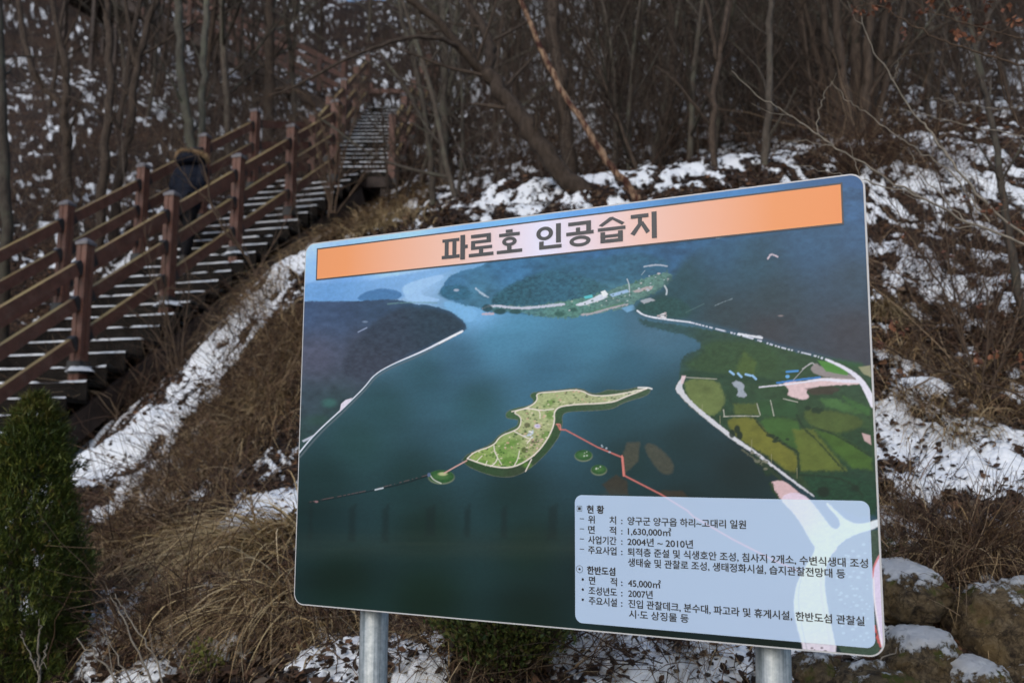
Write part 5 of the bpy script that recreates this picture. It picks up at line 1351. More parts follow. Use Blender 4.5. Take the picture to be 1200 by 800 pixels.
# ================================================================== rocks, plants and litter
def mats_plants():
    M['litter'] = mat_tint('dead_leaves', .75, spec=.3)
    M['grass'] = mat_tint('dry_grass', .7, spec=.3)
    M['foliage'] = mat_tint('green_foliage', .55, spec=.4)
    M['brush'] = mat_tint('brush_stems', .8, spec=.25)
    M['leafbrown'] = mat_tint('withered_leaves', .7, spec=.3)
    mt, n, b, L = newmat('mossy_stone')
    v = coords(n, 'Object'); t = noise_node(n, 24, 10, .78, v, .4); t2 = noise_node(n, 9, 6, .7, v, .5); t3 = noise_node(n, 110, 5, .75, v)
    r = ramp(n, [(.34, (.018, .013, .010)), (.45, (.095, .070, .044)), (.56, (.22, .165, .095)), (.68, (.38, .33, .25))]); L(t.outputs[0], r.inputs[0])
    g = n.nodes.new('ShaderNodeNewGeometry'); s = n.nodes.new('ShaderNodeSeparateXYZ'); L(g.outputs['Normal'], s.inputs[0])
    vc = n.nodes.new('ShaderNodeTexVoronoi'); vc.feature = 'DISTANCE_TO_EDGE'; vc.inputs['Scale'].default_value = 11; L(mix_node(n, .12, v, t2.outputs['Color']), vc.inputs['Vector'])
    t5 = noise_node(n, 6, 4, .6, v)
    k = math_node(n, 'MULTIPLY', maprange(n, s.outputs[2], .2, .8), maprange(n, t2.outputs[0], .52, .60))
    rc = mix_node(n, maprange(n, t5.outputs[0], .42, .62, 0, .7), r.outputs[0], (.20, .135, .055)); rc = mix_node(n, maprange(n, vc.outputs['Distance'], .0, .035, .75, 0), rc, (.02, .014, .01)); c = mix_node(n, k, rc, (.085, .095, .015)); at = n.nodes.new('ShaderNodeAttribute'); at.attribute_name = 'snow'
    f1 = noise_node(n, 34, 6, .72, v); f2 = noise_node(n, 13, 4, .65, v)
    e = math_node(n, 'ADD', at.outputs['Fac'], math_node(n, 'ADD', math_node(n, 'MULTIPLY', math_node(n, 'SUBTRACT', f1.outputs[0], .5), 1.0), math_node(n, 'MULTIPLY', math_node(n, 'SUBTRACT', f2.outputs[0], .5), .6)))
    ks = maprange(n, e, .0, .10); c = mix_node(n, ks, c, (.77, .80, .835))
    L(c, b.inputs['Base Color']); b.inputs['Roughness'].default_value = .85; b.inputs['Specular IOR Level'].default_value = .25
    h = math_node(n, 'ADD', math_node(n, 'ADD', t.outputs[0], math_node(n, 'MULTIPLY', ks, .5)), math_node(n, 'MULTIPLY', t3.outputs[0], .35)); bump_node(n, h, b, 1.0, .035); M['rock'] = mt
mats_plants()

def ico(sub):
    import bmesh
    bm = bmesh.new(); bmesh.ops.create_icosphere(bm, subdivisions=sub, radius=1)
    V_ = np.array([v.co[:] for v in bm.verts]); F_ = np.array([[v.index for v in f.verts] for f in bm.faces]); bm.free()
    return V_, F_
ICO5, ICO5F = ico(5)
def n3(V_, f, seed):
    return (fbm(V_[:, 0] * f + 3.1, V_[:, 1] * f + V_[:, 2] * f * .37, 4, seed) + fbm(V_[:, 2] * f + 7.7, V_[:, 0] * f * .5 - V_[:, 1] * f + 50, 4, seed + 5)) / 2
def rock(u, v, d, hx, hz, depth, seed, label, snow=.5, rz=0, push=.0):
    c = P(u, v, d - .17)
    root = empty('stone', c, rz); tag(root, label, 'stone')
    sc = np.array([hx * d / F_PX, depth, hz * d / F_PX]) * .94
    V_ = ICO5.copy()
    V_ = np.sign(V_) * np.abs(V_) ** .9
    disp = 1 + (n3(V_, 1.3, seed) - .5) * .6 + (n3(V_, 4, seed + 2) - .5) * .34 + (n3(V_, 9, seed + 3) - .5) * .18 + (n3(V_, 20, seed + 4) - .5) * .12 - .10 * np.abs(n3(V_, 3.2, seed + 6) - .5) ** .5 * (n3(V_, 2, seed + 7) > .5)
    R_ = V_ * disp[:, None] * sc
    # snow lies on the upward faces; its ragged edge comes from the stone's material
    nz = ICO5[:, 2] + (n3(ICO5, 2.2, seed + 8) - .5) * 1.3 + (n3(ICO5, 9, seed + 13) - .5) * .8
    sa = (nz - (1.02 - snow * .9)) * .8 if snow > 0 else nz * 0 - 1
    m_ = sstep(-.05, .2, sa)
    R_ = R_ + (ICO5 * .006 + np.array([0, 0, 1]) * (.006 + .022 * (n3(ICO5, 16, seed + 11) - .3))[:, None]) * m_[:, None]
    obj('rock', mesh_arrays('rock', R_, tris=ICO5F, attr={'snow': sa}), M['rock'], root)
    return root
def build_rocks():
    rock(1168, 742, 3.62, 60, 58, .24, 1, 'large rounded brown boulder with a hook of snow at the right edge', .22)
    rock(1072, 776, 3.5, 46, 34, .20, 2, 'brown stone under a thick curved strip of snow near the board\'s lower right corner', .48)
    rock(1060, 696, 3.72, 44, 34, .22, 3, 'mossy green stone with a lumpy snow cushion close to the right edge of the board', .62)
    rock(1135, 812, 3.4, 44, 34, .18, 4, 'stone with a pointed snow patch at the bottom edge of the view', .52)
    rock(1020, 815, 3.38, 62, 36, .18, 5, 'bare brown stone directly below the board\'s lower right corner', .05)
    rock(958, 800, 3.5, 34, 34, .16, 6, 'small brown stone just right of the right steel post', .12)
    rock(838, 770, 3.8, 44, 26, .2, 7, 'ochre stone left of the right steel post, half under snow', .3)
    rock(730, 772, 3.85, 40, 24, .18, 8, 'dark stone below the pale text panel of the board', .42)
    rock(1215, 805, 3.45, 50, 34, .18, 9, 'dark stone cut by the lower right corner of the view', .1)
build_rocks()

def tubes_np(Pt, rad, col, name, mat, kind_label, cat=None, parent=None, sides=3, kind='stuff'):
    n, k, _ = Pt.shape
    t = np.gradient(Pt, axis=1); t /= np.linalg.norm(t, axis=2, keepdims=True) + 1e-9
    ref = np.array([.3, .2, .93]); x = np.cross(t, ref); x /= np.linalg.norm(x, axis=2, keepdims=True) + 1e-9; y = np.cross(t, x)
    a = np.arange(sides) * 2 * np.pi / sides
    V_ = Pt[:, :, None] + (x[:, :, None] * np.cos(a)[:, None] + y[:, :, None] * np.sin(a)[:, None]) * rad[:, :, None, None]
    base = (np.arange(n) * k * sides)[:, None, None]; i = np.arange(k - 1)[None, :, None] * sides; j = np.arange(sides)[None, None]
    j2 = (j + 1) % sides
    q = np.stack([base + i + j, base + i + j2, base + i + sides + j2, base + i + sides + j], -1).reshape(-1, 4)
    cols = np.repeat(col, k * sides, 0)
    o = obj(name, mesh_arrays(name, V_.reshape(-1, 3), q, cols=cols), mat, parent)
    if kind_label: tag(o, kind_label, cat or name.replace('_', ' '), kind=kind)
    return o
def blades(base, dirv, length, width, droop, rng, col, segs=5):
    """grass blades as tapered bent strips; base (n,3), dirv (n,3)"""
    n = len(base); t = np.linspace(0, 1, segs + 1)
    g = np.zeros((n, segs + 1, 3)); g[:, :, :] = base[:, None] + dirv[:, None] * (length[:, None] * t)[:, :, None]
    g[:, :, 2] -= (droop * length)[:, None] * t ** 2.2
    hz = np.stack([dirv[:, 0], dirv[:, 1], np.zeros(n)], -1)
    side = np.stack([-hz[:, 1], hz[:, 0], np.zeros(n)], -1) + rng.normal(0, .35, (n, 3)); side /= np.linalg.norm(side, axis=1, keepdims=True) + 1e-9
    g += side[:, None] * (np.sin(t * 3) * .08)[None, :, None] * length[:, None, None] * rng.normal(0, 1, n)[:, None, None]
    w = width[:, None] * (1 - t ** 1.8 * .92)[None] / 2
    V_ = np.stack([g - side[:, None] * w[:, :, None], g + side[:, None] * w[:, :, None]], 2)
    k = (segs + 1) * 2
    b0 = (np.arange(n) * k)[:, None]; i = np.arange(segs)[None] * 2
    q = np.stack([b0 + i, b0 + i + 1, b0 + i + 3, b0 + i + 2], -1).reshape(-1, 4)
    return V_.reshape(-1, 3), q, np.repeat(col, k, 0)
def slope_dir(x, y):
    e = .12
    gx = (H0(x + e, y) - H0(x - e, y)) / (2 * e); gy = (H0(x, y + e) - H0(x, y - e)) / (2 * e)
    d = np.stack([-gx, -gy], -1); return d / (np.linalg.norm(d, axis=1, keepdims=True) + 1e-9), np.hypot(gx, gy)

def build_litter():
    rs = np.random.RandomState(11)
    n = 170000
    d = np.exp(rs.uniform(np.log(3.0), np.log(15), n)); th = rs.uniform(R(-30), R(30), n)
    x = d * np.tan(th); y = d
    sa = snow_amount(x, y)
    keep = rs.rand(n) < np.where(sa > .02, .17, np.where(sa > -.12, .7, .85)) * np.clip(fbm(x * 1.3, y * 1.3, 3, 90) * 1.6 - .1, .15, 1) * np.where(y > 9, .6, 1)
    keep &= (y > 3.05) & ~((y < 3.75) & (x > 1.05) & (rs.rand(n) < .6))
    x, y, sa = x[keep], y[keep], sa[keep]; n = len(x)
    z = H(x, y) + np.where(sa > 0, .03, .012) + rs.rand(n) * .02
    L_ = rs.uniform(.026, .066, n) * np.where(sa > 0.02, .7, 1); az = rs.uniform(0, 2 * np.pi, n)
    ax = np.stack([np.cos(az), np.sin(az), rs.normal(.1, .45, n)], -1); ax /= np.linalg.norm(ax, axis=1, keepdims=True)
    up = np.stack([rs.normal(0, .5, n), rs.normal(-.3, .5, n), np.ones(n)], -1); sd_ = np.cross(up, ax); sd_ /= np.linalg.norm(sd_, axis=1, keepdims=True); nn = np.cross(ax, sd_)
    c = np.stack([x, y, z], -1); W_ = L_ * rs.uniform(.22, .4, n); cu = L_ * rs.uniform(-.1, .35, n); fo = W_ * rs.uniform(-.2, .9, n)
    A = c - ax * (L_ / 2)[:, None] + nn * cu[:, None]; B = c + ax * (L_ / 2)[:, None] + nn * cu[:, None]
    M1 = c - ax * (L_ * .1)[:, None]; Lf = M1 + sd_ * W_[:, None] + nn * fo[:, None]; Rt = M1 - sd_ * W_[:, None] + nn * fo[:, None]
    L2 = c + ax * (L_ * .22)[:, None] + sd_ * (W_ * .8)[:, None] + nn * (fo * .9)[:, None]; R2_ = c + ax * (L_ * .22)[:, None] - sd_ * (W_ * .8)[:, None] + nn * (fo * .7)[:, None]
    V_ = np.stack([A, Lf, L2, B, R2_, Rt], 1).reshape(-1, 3)
    b0 = np.arange(n)[:, None] * 6
    q = np.concatenate([b0 + np.array([[0, 3, 2, 1]]), b0 + np.array([[0, 5, 4, 3]])])
    pal = np.array([(.020, .012, .008), (.034, .019, .012), (.055, .030, .018), (.085, .047, .027), (.14, .07, .036), (.042, .030, .023), (.10, .075, .053), (.18, .12, .075)])
    pk = pal[rs.choice(8, n, p=[.2, .2, .18, .14, .06, .12, .07, .03])] * rs.uniform(.7, 1.25, (n, 1))
    o = obj('leaf_litter', mesh_arrays('leaf_litter', V_, q, cols=np.repeat(pk, 6, 0), smooth=False), M['litter'])
    tag(o, 'dead brown leaves strewn over the hillside and poking through the snow', 'leaf litter', kind='stuff')

def patch(rs, spots, n):
    """ground points in soft-edged patches given by photo pixel, half sizes in pixels and weight"""
    xs, ys = [], []
    w = np.array([s[4] for s in spots], float); w /= w.sum()
    for s, k in zip(spots, rs.multinomial(n, w)):
        c = cast(s[0], s[1]); d = c[1]
        xs.append(c[0] + rs.normal(0, .6, k) * s[2] * d / F_PX); ys.append(c[1] + rs.normal(0, .6, k) * max(.12, 1.5 * s[3] * d / F_PX))
    x, y = np.concatenate(xs), np.concatenate(ys); k = y > 3.0
    return x[k], y[k]

def build_grass():
    rs = np.random.RandomState(21)
    x, y = patch(rs, [(300, 470, 60, 50, 3), (250, 540, 70, 40, 2.4), (330, 420, 40, 40, 2), (300, 350, 40, 30, 1), (410, 270, 60, 12, 1.6), (450, 250, 50, 16, 1.6), (350, 290, 40, 18, 1), (470, 235, 50, 18, 1.2), (180, 620, 60, 40, 1.6), (130, 660, 50, 40, 1.2), (220, 720, 80, 40, 1.4), (320, 720, 60, 30, 1.4),
                          (1060, 420, 40, 30, .5), (1130, 640, 70, 30, 1.2), (1080, 480, 40, 30, .5), (560, 760, 70, 30, .4), (680, 750, 60, 20, .25), (1150, 450, 50, 40, .5), (1050, 600, 40, 40, .6), (480, 745, 60, 30, .3), (820, 760, 60, 20, .2), (1180, 500, 40, 40, .5)], 26000)
    n = len(x); sdv, sl = slope_dir(x, y)
    az = rs.uniform(0, 2 * np.pi, n)
    dv = np.stack([np.cos(az) * .6 + sdv[:, 0] * .7, np.sin(az) * .6 + sdv[:, 1] * .7, rs.uniform(.1, 1.0, n)], -1); dv /= np.linalg.norm(dv, axis=1, keepdims=True)
    base = np.stack([x, y, H(x, y) - .01], -1)
    pal = np.array([(.12, .075, .043), (.26, .175, .095), (.42, .30, .16), (.06, .037, .026), (.52, .40, .24), (.17, .10, .06)])
    c = pal[rs.choice(6, n, p=[.26, .24, .16, .18, .06, .10])] * rs.uniform(.7, 1.2, (n, 1))
    V_, q, cc = blades(base, dv, rs.uniform(.10, .42, n), rs.uniform(.002, .0055, n) * np.where(y > 5.2, 1.5, 1), rs.uniform(.2, .9, n), rs, c)
    o = obj('dry_grass', mesh_arrays('dry_grass', V_, q, cols=cc), M['grass'])
    tag(o, 'matted brown dry grass covering the bank between the snow patches', 'dry grass', kind='stuff')

def build_brush():
    rs = np.random.RandomState(31)
    spots = [(1140, 645, 70, 30, 3.4), (1150, 690, 60, 24, 1.3), (1060, 670, 40, 20, .6), (1180, 625, 50, 30, 1.2), (1060, 630, 40, 30, 1.4), (1090, 580, 60, 40, .35), (440, 215, 50, 25, 2), (400, 250, 60, 18, 1.6), (560, 195, 80, 20, 3), (640, 185, 60, 16, 2), (700, 200, 60, 16, 1.4), (800, 175, 90, 20, 2.6), (930, 160, 60, 20, 2.4), (1000, 190, 60, 30, 2.4), (1080, 200, 70, 40, 2.2), (1080, 320, 60, 60, 2.4), (1150, 400, 60, 60, 2.2), (1160, 280, 50, 60, 1.6),
             (280, 480, 60, 50, 2.4), (200, 560, 80, 40, 1.8), (240, 610, 60, 40, 1.2), (330, 440, 40, 50, 1.2), (150, 480, 40, 30, 1.4), (130, 640, 60, 40, 1.2), (200, 750, 80, 40, 1.8), (400, 750, 60, 30, .9), (530, 750, 60, 30, .4), (700, 770, 60, 25, .5), (800, 770, 60, 25, .5), (300, 390, 40, 30, .8), (90, 480, 40, 30, 1), (620, 120, 120, 30, 2.4), (850, 110, 120, 30, 2.6), (1050, 100, 100, 30, 1.6), (180, 200, 120, 40, 1.2), (60, 240, 60, 40, 1)]
    x, y = patch(rs, spots, 9500); n = len(x)
    k = 7; t = np.linspace(0, 1, k)
    az = rs.uniform(0, 2 * np.pi, n); el = rs.uniform(.25, 1.35, n)
    dv = np.stack([np.cos(az) * np.cos(el), np.sin(az) * np.cos(el) - .15, np.sin(el)], -1)
    L_ = rs.uniform(.25, .75, n) * np.where(y > 9, 1.7, np.where((y < 4.6) & (x > .8), .5, 1))
    bend = rs.normal(0, .28, (n, 3)); bend[:, 2] -= rs.uniform(0, .55, n)
    Pt = np.stack([x, y, H(x, y) - .03], -1)[:, None] + dv[:, None] * (L_[:, None] * t)[:, :, None] + bend[:, None] * (L_[:, None] * t ** 2)[:, :, None]
    Pt += rs.normal(0, .012, Pt.shape) * L_[:, None, None]
    rad = (rs.uniform(.0012, .0036, n) * np.where(y > 9, 1.4, np.where(y > 5, 1.25, 1)))[:, None] * (1 - .65 * t)[None]
    pal = np.array([(.060, .034, .022), (.10, .058, .036), (.17, .115, .072), (.04, .026, .02), (.28, .20, .13)])
    c = pal[rs.choice(5, n, p=[.3, .27, .15, .2, .08])] * rs.uniform(.7, 1.2, (n, 1))
    tubes_np(Pt, rad, c, 'brushwood', M['brush'], 'tangled thin brown stems and brambles over the bank and below the trees', 'brushwood')
def build_undergrowth():
    rs = np.random.RandomState(77)
    n = 4200; d = np.exp(rs.uniform(np.log(10.8), np.log(30), n)); u = rs.uniform(-40, 1240, n); d[:700] = rs.uniform(16, 22, 700); u[:700] = rs.uniform(170, 372, 700); x = (u - 600) / F_PX * d
    cl = np.array([stairs_clear(a, b) for a, b in zip(x, d)])
    k_ = (cl > .9) & ~((u < 520) & (d < 12.5)) & ~((u > 370) & (u < 540) & (d < 24)) & ((u > 470) | (rs.rand(n) < .6))
    x, y = x[k_], d[k_]; n = len(x)
    k = 9; t = np.linspace(0, 1, k); L_ = rs.uniform(.8, 3.6, n)
    dv = np.stack([rs.normal(0, .28, n), rs.normal(0, .28, n), np.ones(n)], -1); bend = rs.normal(0, .34, (n, 3)); bend[:, 2] -= rs.uniform(0, .5, n)
    Pt = np.stack([x, y, H(x, y) - .03], -1)[:, None] + dv[:, None] * (L_[:, None] * t)[:, :, None] + bend[:, None] * (L_[:, None] * t ** 2)[:, :, None]
    Pt += np.cumsum(rs.normal(0, .012, Pt.shape), axis=1) * L_[:, None, None]
    rad = (rs.uniform(.0022, .0075, n))[:, None] * (1 - .7 * t)[None]
    # side twigs
    m_ = 5; tw = []; tr_ = []
    for _ in range(m_):
        i = rs.randint(2, k - 1, n); b0 = Pt[np.arange(n), i]; l = L_ * rs.uniform(.12, .4, n)
        dd = np.stack([rs.normal(0, .7, n), rs.normal(0, .7, n), rs.uniform(.1, 1.1, n)], -1); dd /= np.linalg.norm(dd, axis=1, keepdims=True)
        q = b0[:, None] + dd[:, None] * (l[:, None] * t)[:, :, None]; q += np.cumsum(rs.normal(0, .02, q.shape), axis=1) * l[:, None, None]
        tw.append(q); tr_.append((rad[np.arange(n), i] * .6)[:, None] * (1 - .6 * t)[None])
    Pt = np.concatenate([Pt] + tw); rad = np.concatenate([rad] + tr_); N = len(Pt)
    pal = np.array([(.052, .038, .029), (.090, .068, .053), (.13, .108, .09), (.078, .048, .035)])
    tubes_np(Pt, rad, pal[rs.choice(4, N)] * rs.uniform(.7, 1.2, (N, 1)), 'undergrowth', M['brush'], 'grey brown mass of thin upright twigs filling the woods between the trunks', 'undergrowth')
build_litter(); build_grass(); build_brush(); build_undergrowth()

def tussock(u, v, n, L0, L1, dirx, diry, up, spread, seed, label, pal=None, straw=1.0):
    rs = np.random.RandomState(seed)
    c = cast(u, v); root = empty('grass_tussock', (c[0], c[1], Hs(c[0], c[1]))); tag(root, label, 'grass tussock')
    a = rs.normal(0, spread, (n, 2)); bx, by = c[0] + a[:, 0], c[1] + a[:, 1] * .8
    base = np.stack([bx, by, H(bx, by) - .02], -1) - np.array(root.location)
    dv = np.stack([rs.normal(dirx, .38, n), rs.normal(diry, .35, n), rs.normal(up, .28, n)], -1); dv /= np.linalg.norm(dv, axis=1, keepdims=True)
    P_ = np.array([(.50, .38, .20), (.40, .29, .15), (.30, .205, .105), (.58, .46, .28), (.18, .12, .068)])
    col = P_[rs.choice(5, n, p=[.26, .28, .22, .1, .14])] * rs.uniform(.75, 1.15, (n, 1)) * straw
    V_, q, cc = blades(base, dv, rs.uniform(L0, L1, n), rs.uniform(.004, .0105, n), rs.uniform(.35, .95, n), rs, col, 7)
    obj('blades', mesh_arrays('blades', V_, q, cols=cc), M['grass'], root)
def build_tussocks():
    tussock(325, 640, 620, .35, .85, -.75, -.35, .42, .12, 1, 'big drooping straw coloured grass tussock at the left edge of the board')
    tussock(285, 665, 480, .3, .75, -.8, -.3, .35, .11, 2, 'drooping straw grass tussock, second from the board\'s left edge')
    tussock(330, 700, 430, .3, .6, -.5, -.55, .3, .10, 3, 'straw grass tussock hanging below the lower left corner of the board')
    tussock(240, 640, 380, .25, .5, -.7, -.3, .4, .10, 4, 'small tan grass tussock farthest left of the drooping straw ones')
    tussock(300, 480, 420, .2, .42, -.3, -.5, .5, .16, 5, 'brown grass tussock on the bank halfway up the board\'s left side', straw=.75)
    tussock(455, 262, 420, .2, .45, -.2, -.4, .7, .22, 6, 'pale dry grass tussock on the crest behind the left end of the title bar', straw=.8)
    tussock(1040, 365, 260, .2, .42, -.1, -.6, .4, .07, 7, 'brown grass tussock touching the right edge of the board', straw=.6)
    tussock(1130, 500, 260, .15, .36, -.1, -.6, .35, .08, 8, 'brown grass tussock in the wide snow patch right of the board', straw=.6)
    tussock(400, 745, 300, .15, .34, -.2, -.5, .6, .10, 9, 'dry grass tussock in the snow left of the left steel post', straw=.8)
    tussock(500, 742, 240, .15, .34, .1, -.6, .4, .07, 10, 'dry grass tussock in the snow right of the left steel post', straw=.8)
build_tussocks()

def build_conifer():
    rs = np.random.RandomState(5)
    c = P(2, 800, 4.25); base = np.array([c[0], c[1], Hs(c[0], c[1]) - .05]); top = P(20, 462, 4.25)[2]; hh = top - base[2]
    root = empty('conifer_shrub', base); tag(root, 'dense dark green evergreen conifer shrub in the lower left corner', 'conifer')
    tr = MB(); tr.tube([(0, 0, 0), (0.02, 0, hh * .5), (0.06, 0, hh * .93)], [.04, .025, .006], 8); tr.build('trunk', M['bark_dark'], root, smooth=True)
    n = 17000
    t = rs.rand(n) ** .75                                  # 0 at the tip, 1 at the foot
    prof = np.interp(t, [0, .05, .12, .25, .45, .7, 1], [.008, .075, .118, .165, .235, .295, .325])
    az = rs.uniform(0, 2 * np.pi, n)
    lump = 1 + .5 * (vnoise(az * 2.2 + 11, t * 9, 3) - .5) + .4 * (vnoise(az * 6 + 3, t * 24, 4) - .5)
    rr_ = prof * lump * rs.uniform(.42, 1.0, n) ** .5
    cx = .07 * (1 - t)
    p = np.stack([cx + rr_ * np.cos(az), rr_ * np.sin(az), hh * (1 - t)], -1) + rs.normal(0, .008, (n, 3))
    out = np.stack([np.cos(az), np.sin(az), np.full(n, 1.1)], -1) + rs.normal(0, .35, (n, 3)); out /= np.linalg.norm(out, axis=1, keepdims=True)
    m_ = 7
    Pb, Dv, Cc = [], [], []
    g = np.array([(.036, .056, .010), (.056, .080, .013), (.086, .108, .018), (.135, .145, .026), (.19, .15, .035)])
    pc = g[rs.choice(5, n, p=[.28, .34, .24, .11, .03])]
    yellow = (t < .10) & (rs.rand(n) < .5); pc[yellow] = (.10, .095, .02)
    for k in range(m_):
        o_ = out + rs.normal(0, .45, (n, 3)); o_ /= np.linalg.norm(o_, axis=1, keepdims=True)
        Pb.append(p + out * rs.uniform(-.012, .02, (n, 1))); Dv.append(o_); Cc.append(pc * rs.uniform(.75, 1.25, (n, 1)))
    Pb, Dv, Cc = map(np.concatenate, (Pb, Dv, Cc))
    N = len(Pb)
    V_, q, cc = blades(Pb, Dv, rs.uniform(.016, .042, N), rs.uniform(.004, .007, N), rs.uniform(0, .3, N), rs, Cc, 1)
    obj('foliage', mesh_arrays('foliage', V_, q, cols=cc), M['foliage'], root)
build_conifer()

def leaf_cloud(p, nrm, size, cols, rs):
    n = len(p); ax = nrm + rs.normal(0, .5, (n, 3)); ax /= np.linalg.norm(ax, axis=1, keepdims=True)
    sd_ = np.cross(ax, rs.normal(0, 1, (n, 3))); sd_ /= np.linalg.norm(sd_, axis=1, keepdims=True)
    nn = np.cross(ax, sd_)
    s = size[:, None]
    V_ = np.stack([p, p + ax * s * .5 + sd_ * s * .3 + nn * s * .08, p + ax * s, p + ax * s * .5 - sd_ * s * .3 + nn * s * .08], 1).reshape(-1, 3)
    b0 = np.arange(n)[:, None] * 4
    return V_, b0 + np.array([[0, 1, 2, 3]]), np.repeat(cols, 4, 0)
def bush(name, label, u, v, d, rad, hgt, nst, nl, pal, seed, lsize=(.010, .022), cat='bush'):
    rs = np.random.RandomState(seed); rng = random.Random(seed)
    c = P(u, v, d); base = np.array([c[0], c[1], Hs(c[0], c[1])]); root = empty(name, base); tag(root, label, cat)
    mb = MB(); pts = []
    for _ in range(nst):
        a = rng.uniform(0, 6.28); q = np.array([math.cos(a), math.sin(a), 0]) * rad * rng.random() * .5; e = np.array([math.cos(a), math.sin(a), 0]) * rad * rng.uniform(.3, 1.1) + np.array([0, 0, hgt * rng.uniform(.5, 1.1)])
        md = (q + e) / 2 + np.array([rng.gauss(0, .03), rng.gauss(0, .03), .04]); mb.tube([q - [0, 0, .03], md, e], [.0035, .0025, .001], 4, cap=False)
        for _k in range(nl // nst):
            s = rng.uniform(.05, 1.05); pts.append((q * (1 - s) ** 2 + 2 * md * s * (1 - s) + e * s * s) + np.array([rng.gauss(0, .022), rng.gauss(0, .022), rng.gauss(0, .018)]))
    mb.build('stems', M['twig_brown'], root, smooth=True)
    p = np.array(pts); n = len(p); pal = np.array(pal)
    nr = p / (np.linalg.norm(p, axis=1, keepdims=True) + 1e-6); nr[:, 2] += .4
    V_, q, cc = leaf_cloud(p, nr, rs.uniform(*lsize, n), pal[rs.choice(len(pal), n)] * rs.uniform(.7, 1.25, (n, 1)), rs)
    obj('foliage', mesh_arrays('foliage', V_, q, cols=cc, smooth=False), M['foliage'], root)
bush('evergreen_bush', 'low olive green small leaved bush below the middle of the board', 590, 800, 3.5, .25, .20, 110, 8500, [(.040, .066, .014), (.06, .088, .018), (.09, .105, .024), (.06, .045, .02), (.12, .125, .03)], 3, (.012, .026))
bush('evergreen_bush', 'yellowish green low plant in the snow right of the conifer', 245, 782, 3.95, .07, .10, 14, 260, [(.09, .11, .02), (.13, .13, .03)], 4, (.012, .024))
bush('evergreen_bush', 'green moss like plant on the stones close to the board\'s right edge', 1040, 655, 3.85, .10, .06, 20, 900, [(.03, .05, .01), (.05, .07, .015), (.07, .08, .02)], 6, (.006, .012))

# ---- bare shrubs and branches in front
def stems_thing(name, label, cat, paths, mat, seed, d0, sub=1.0, leaves=None, base=None, subL=(.08, .3), part='stems'):
    rng = random.Random(seed); rs = np.random.RandomState(seed)
    p0 = P(*paths[0][0][0]) if base is None else base
    b = np.array([p0[0], p0[1], Hs(p0[0], p0[1])]); root = empty(name, b); tag(root, label, cat)
    mb = MB(); tips = []
    for pp, r0, r1 in paths:
        K = np.array([P(*q) for q in pp]); t = np.linspace(0, 1, len(K)); tt = np.linspace(0, 1, max(6, len(K) * 5))
        S = np.stack([np.interp(tt, t, K[:, c]) for c in range(3)], -1)
        for _ in range(4): S[1:-1] = S[1:-1] * .5 + (S[:-2] + S[2:]) * .25
        S[1:-1] += rs.normal(0, .004, (len(S) - 2, 3))
        rad = np.linspace(r0, r1, len(S)); mb.tube(S - b, rad, 6, cap=False)
        Lg = np.linalg.norm(np.diff(S, axis=0), axis=1).sum()
        for k in range(int(Lg * 5 * sub)):
            i = rng.randrange(1, len(S) - 1); dd = unit(S[i + 1] - S[i]); a = R(rng.uniform(20, 55)); s = unit(np.array([rng.gauss(0, 1), rng.gauss(0, 1), rng.gauss(0, 1)]))
            nd = unit(dd * math.cos(a) + np.cross(dd, s) * math.sin(a)); l = rng.uniform(*subL)
            mb.tube([S[i] - b, S[i] - b + nd * l * .5 + np.array([0, 0, rng.gauss(0, .01)]), S[i] - b + nd * l + np.array([0, 0, rng.gauss(0, .03)])], [rad[i] * .55, rad[i] * .4, .0008], 4, cap=False); tips.append(S[i] + nd * l)
    mb.build(part, mat, root, smooth=True)
    if leaves:
        lp = np.array([P(u + rng.gauss(0, 3), v + rng.gauss(0, 3), d) for u, v, d, k in leaves for _ in range(k)]) - b; n = len(lp)
        dn = np.stack([rs.normal(0, .6, n), rs.normal(0, .6, n), rs.uniform(-1.2, .3, n)], -1)
        pal = np.array([(.14, .055, .03), (.20, .085, .045), (.09, .038, .024)])
        # curled leaves: two crossed folded blades
        V_, q, cc = leaf_cloud(lp, dn, rs.uniform(.022, .042, n), pal[rs.choice(3, n)] * rs.uniform(.7, 1.2, (n, 1)), rs)
        V2, q2, c2 = leaf_cloud(lp + rs.normal(0, .006, (n, 3)), dn, rs.uniform(.018, .034, n), pal[rs.choice(3, n)], rs)
        obj('withered_leaves', mesh_arrays('withered_leaves', np.concatenate([V_, V2]), np.concatenate([q, q2 + len(V_)]), cols=np.concatenate([cc, c2]), smooth=False), M['leafbrown'], root)
    return root
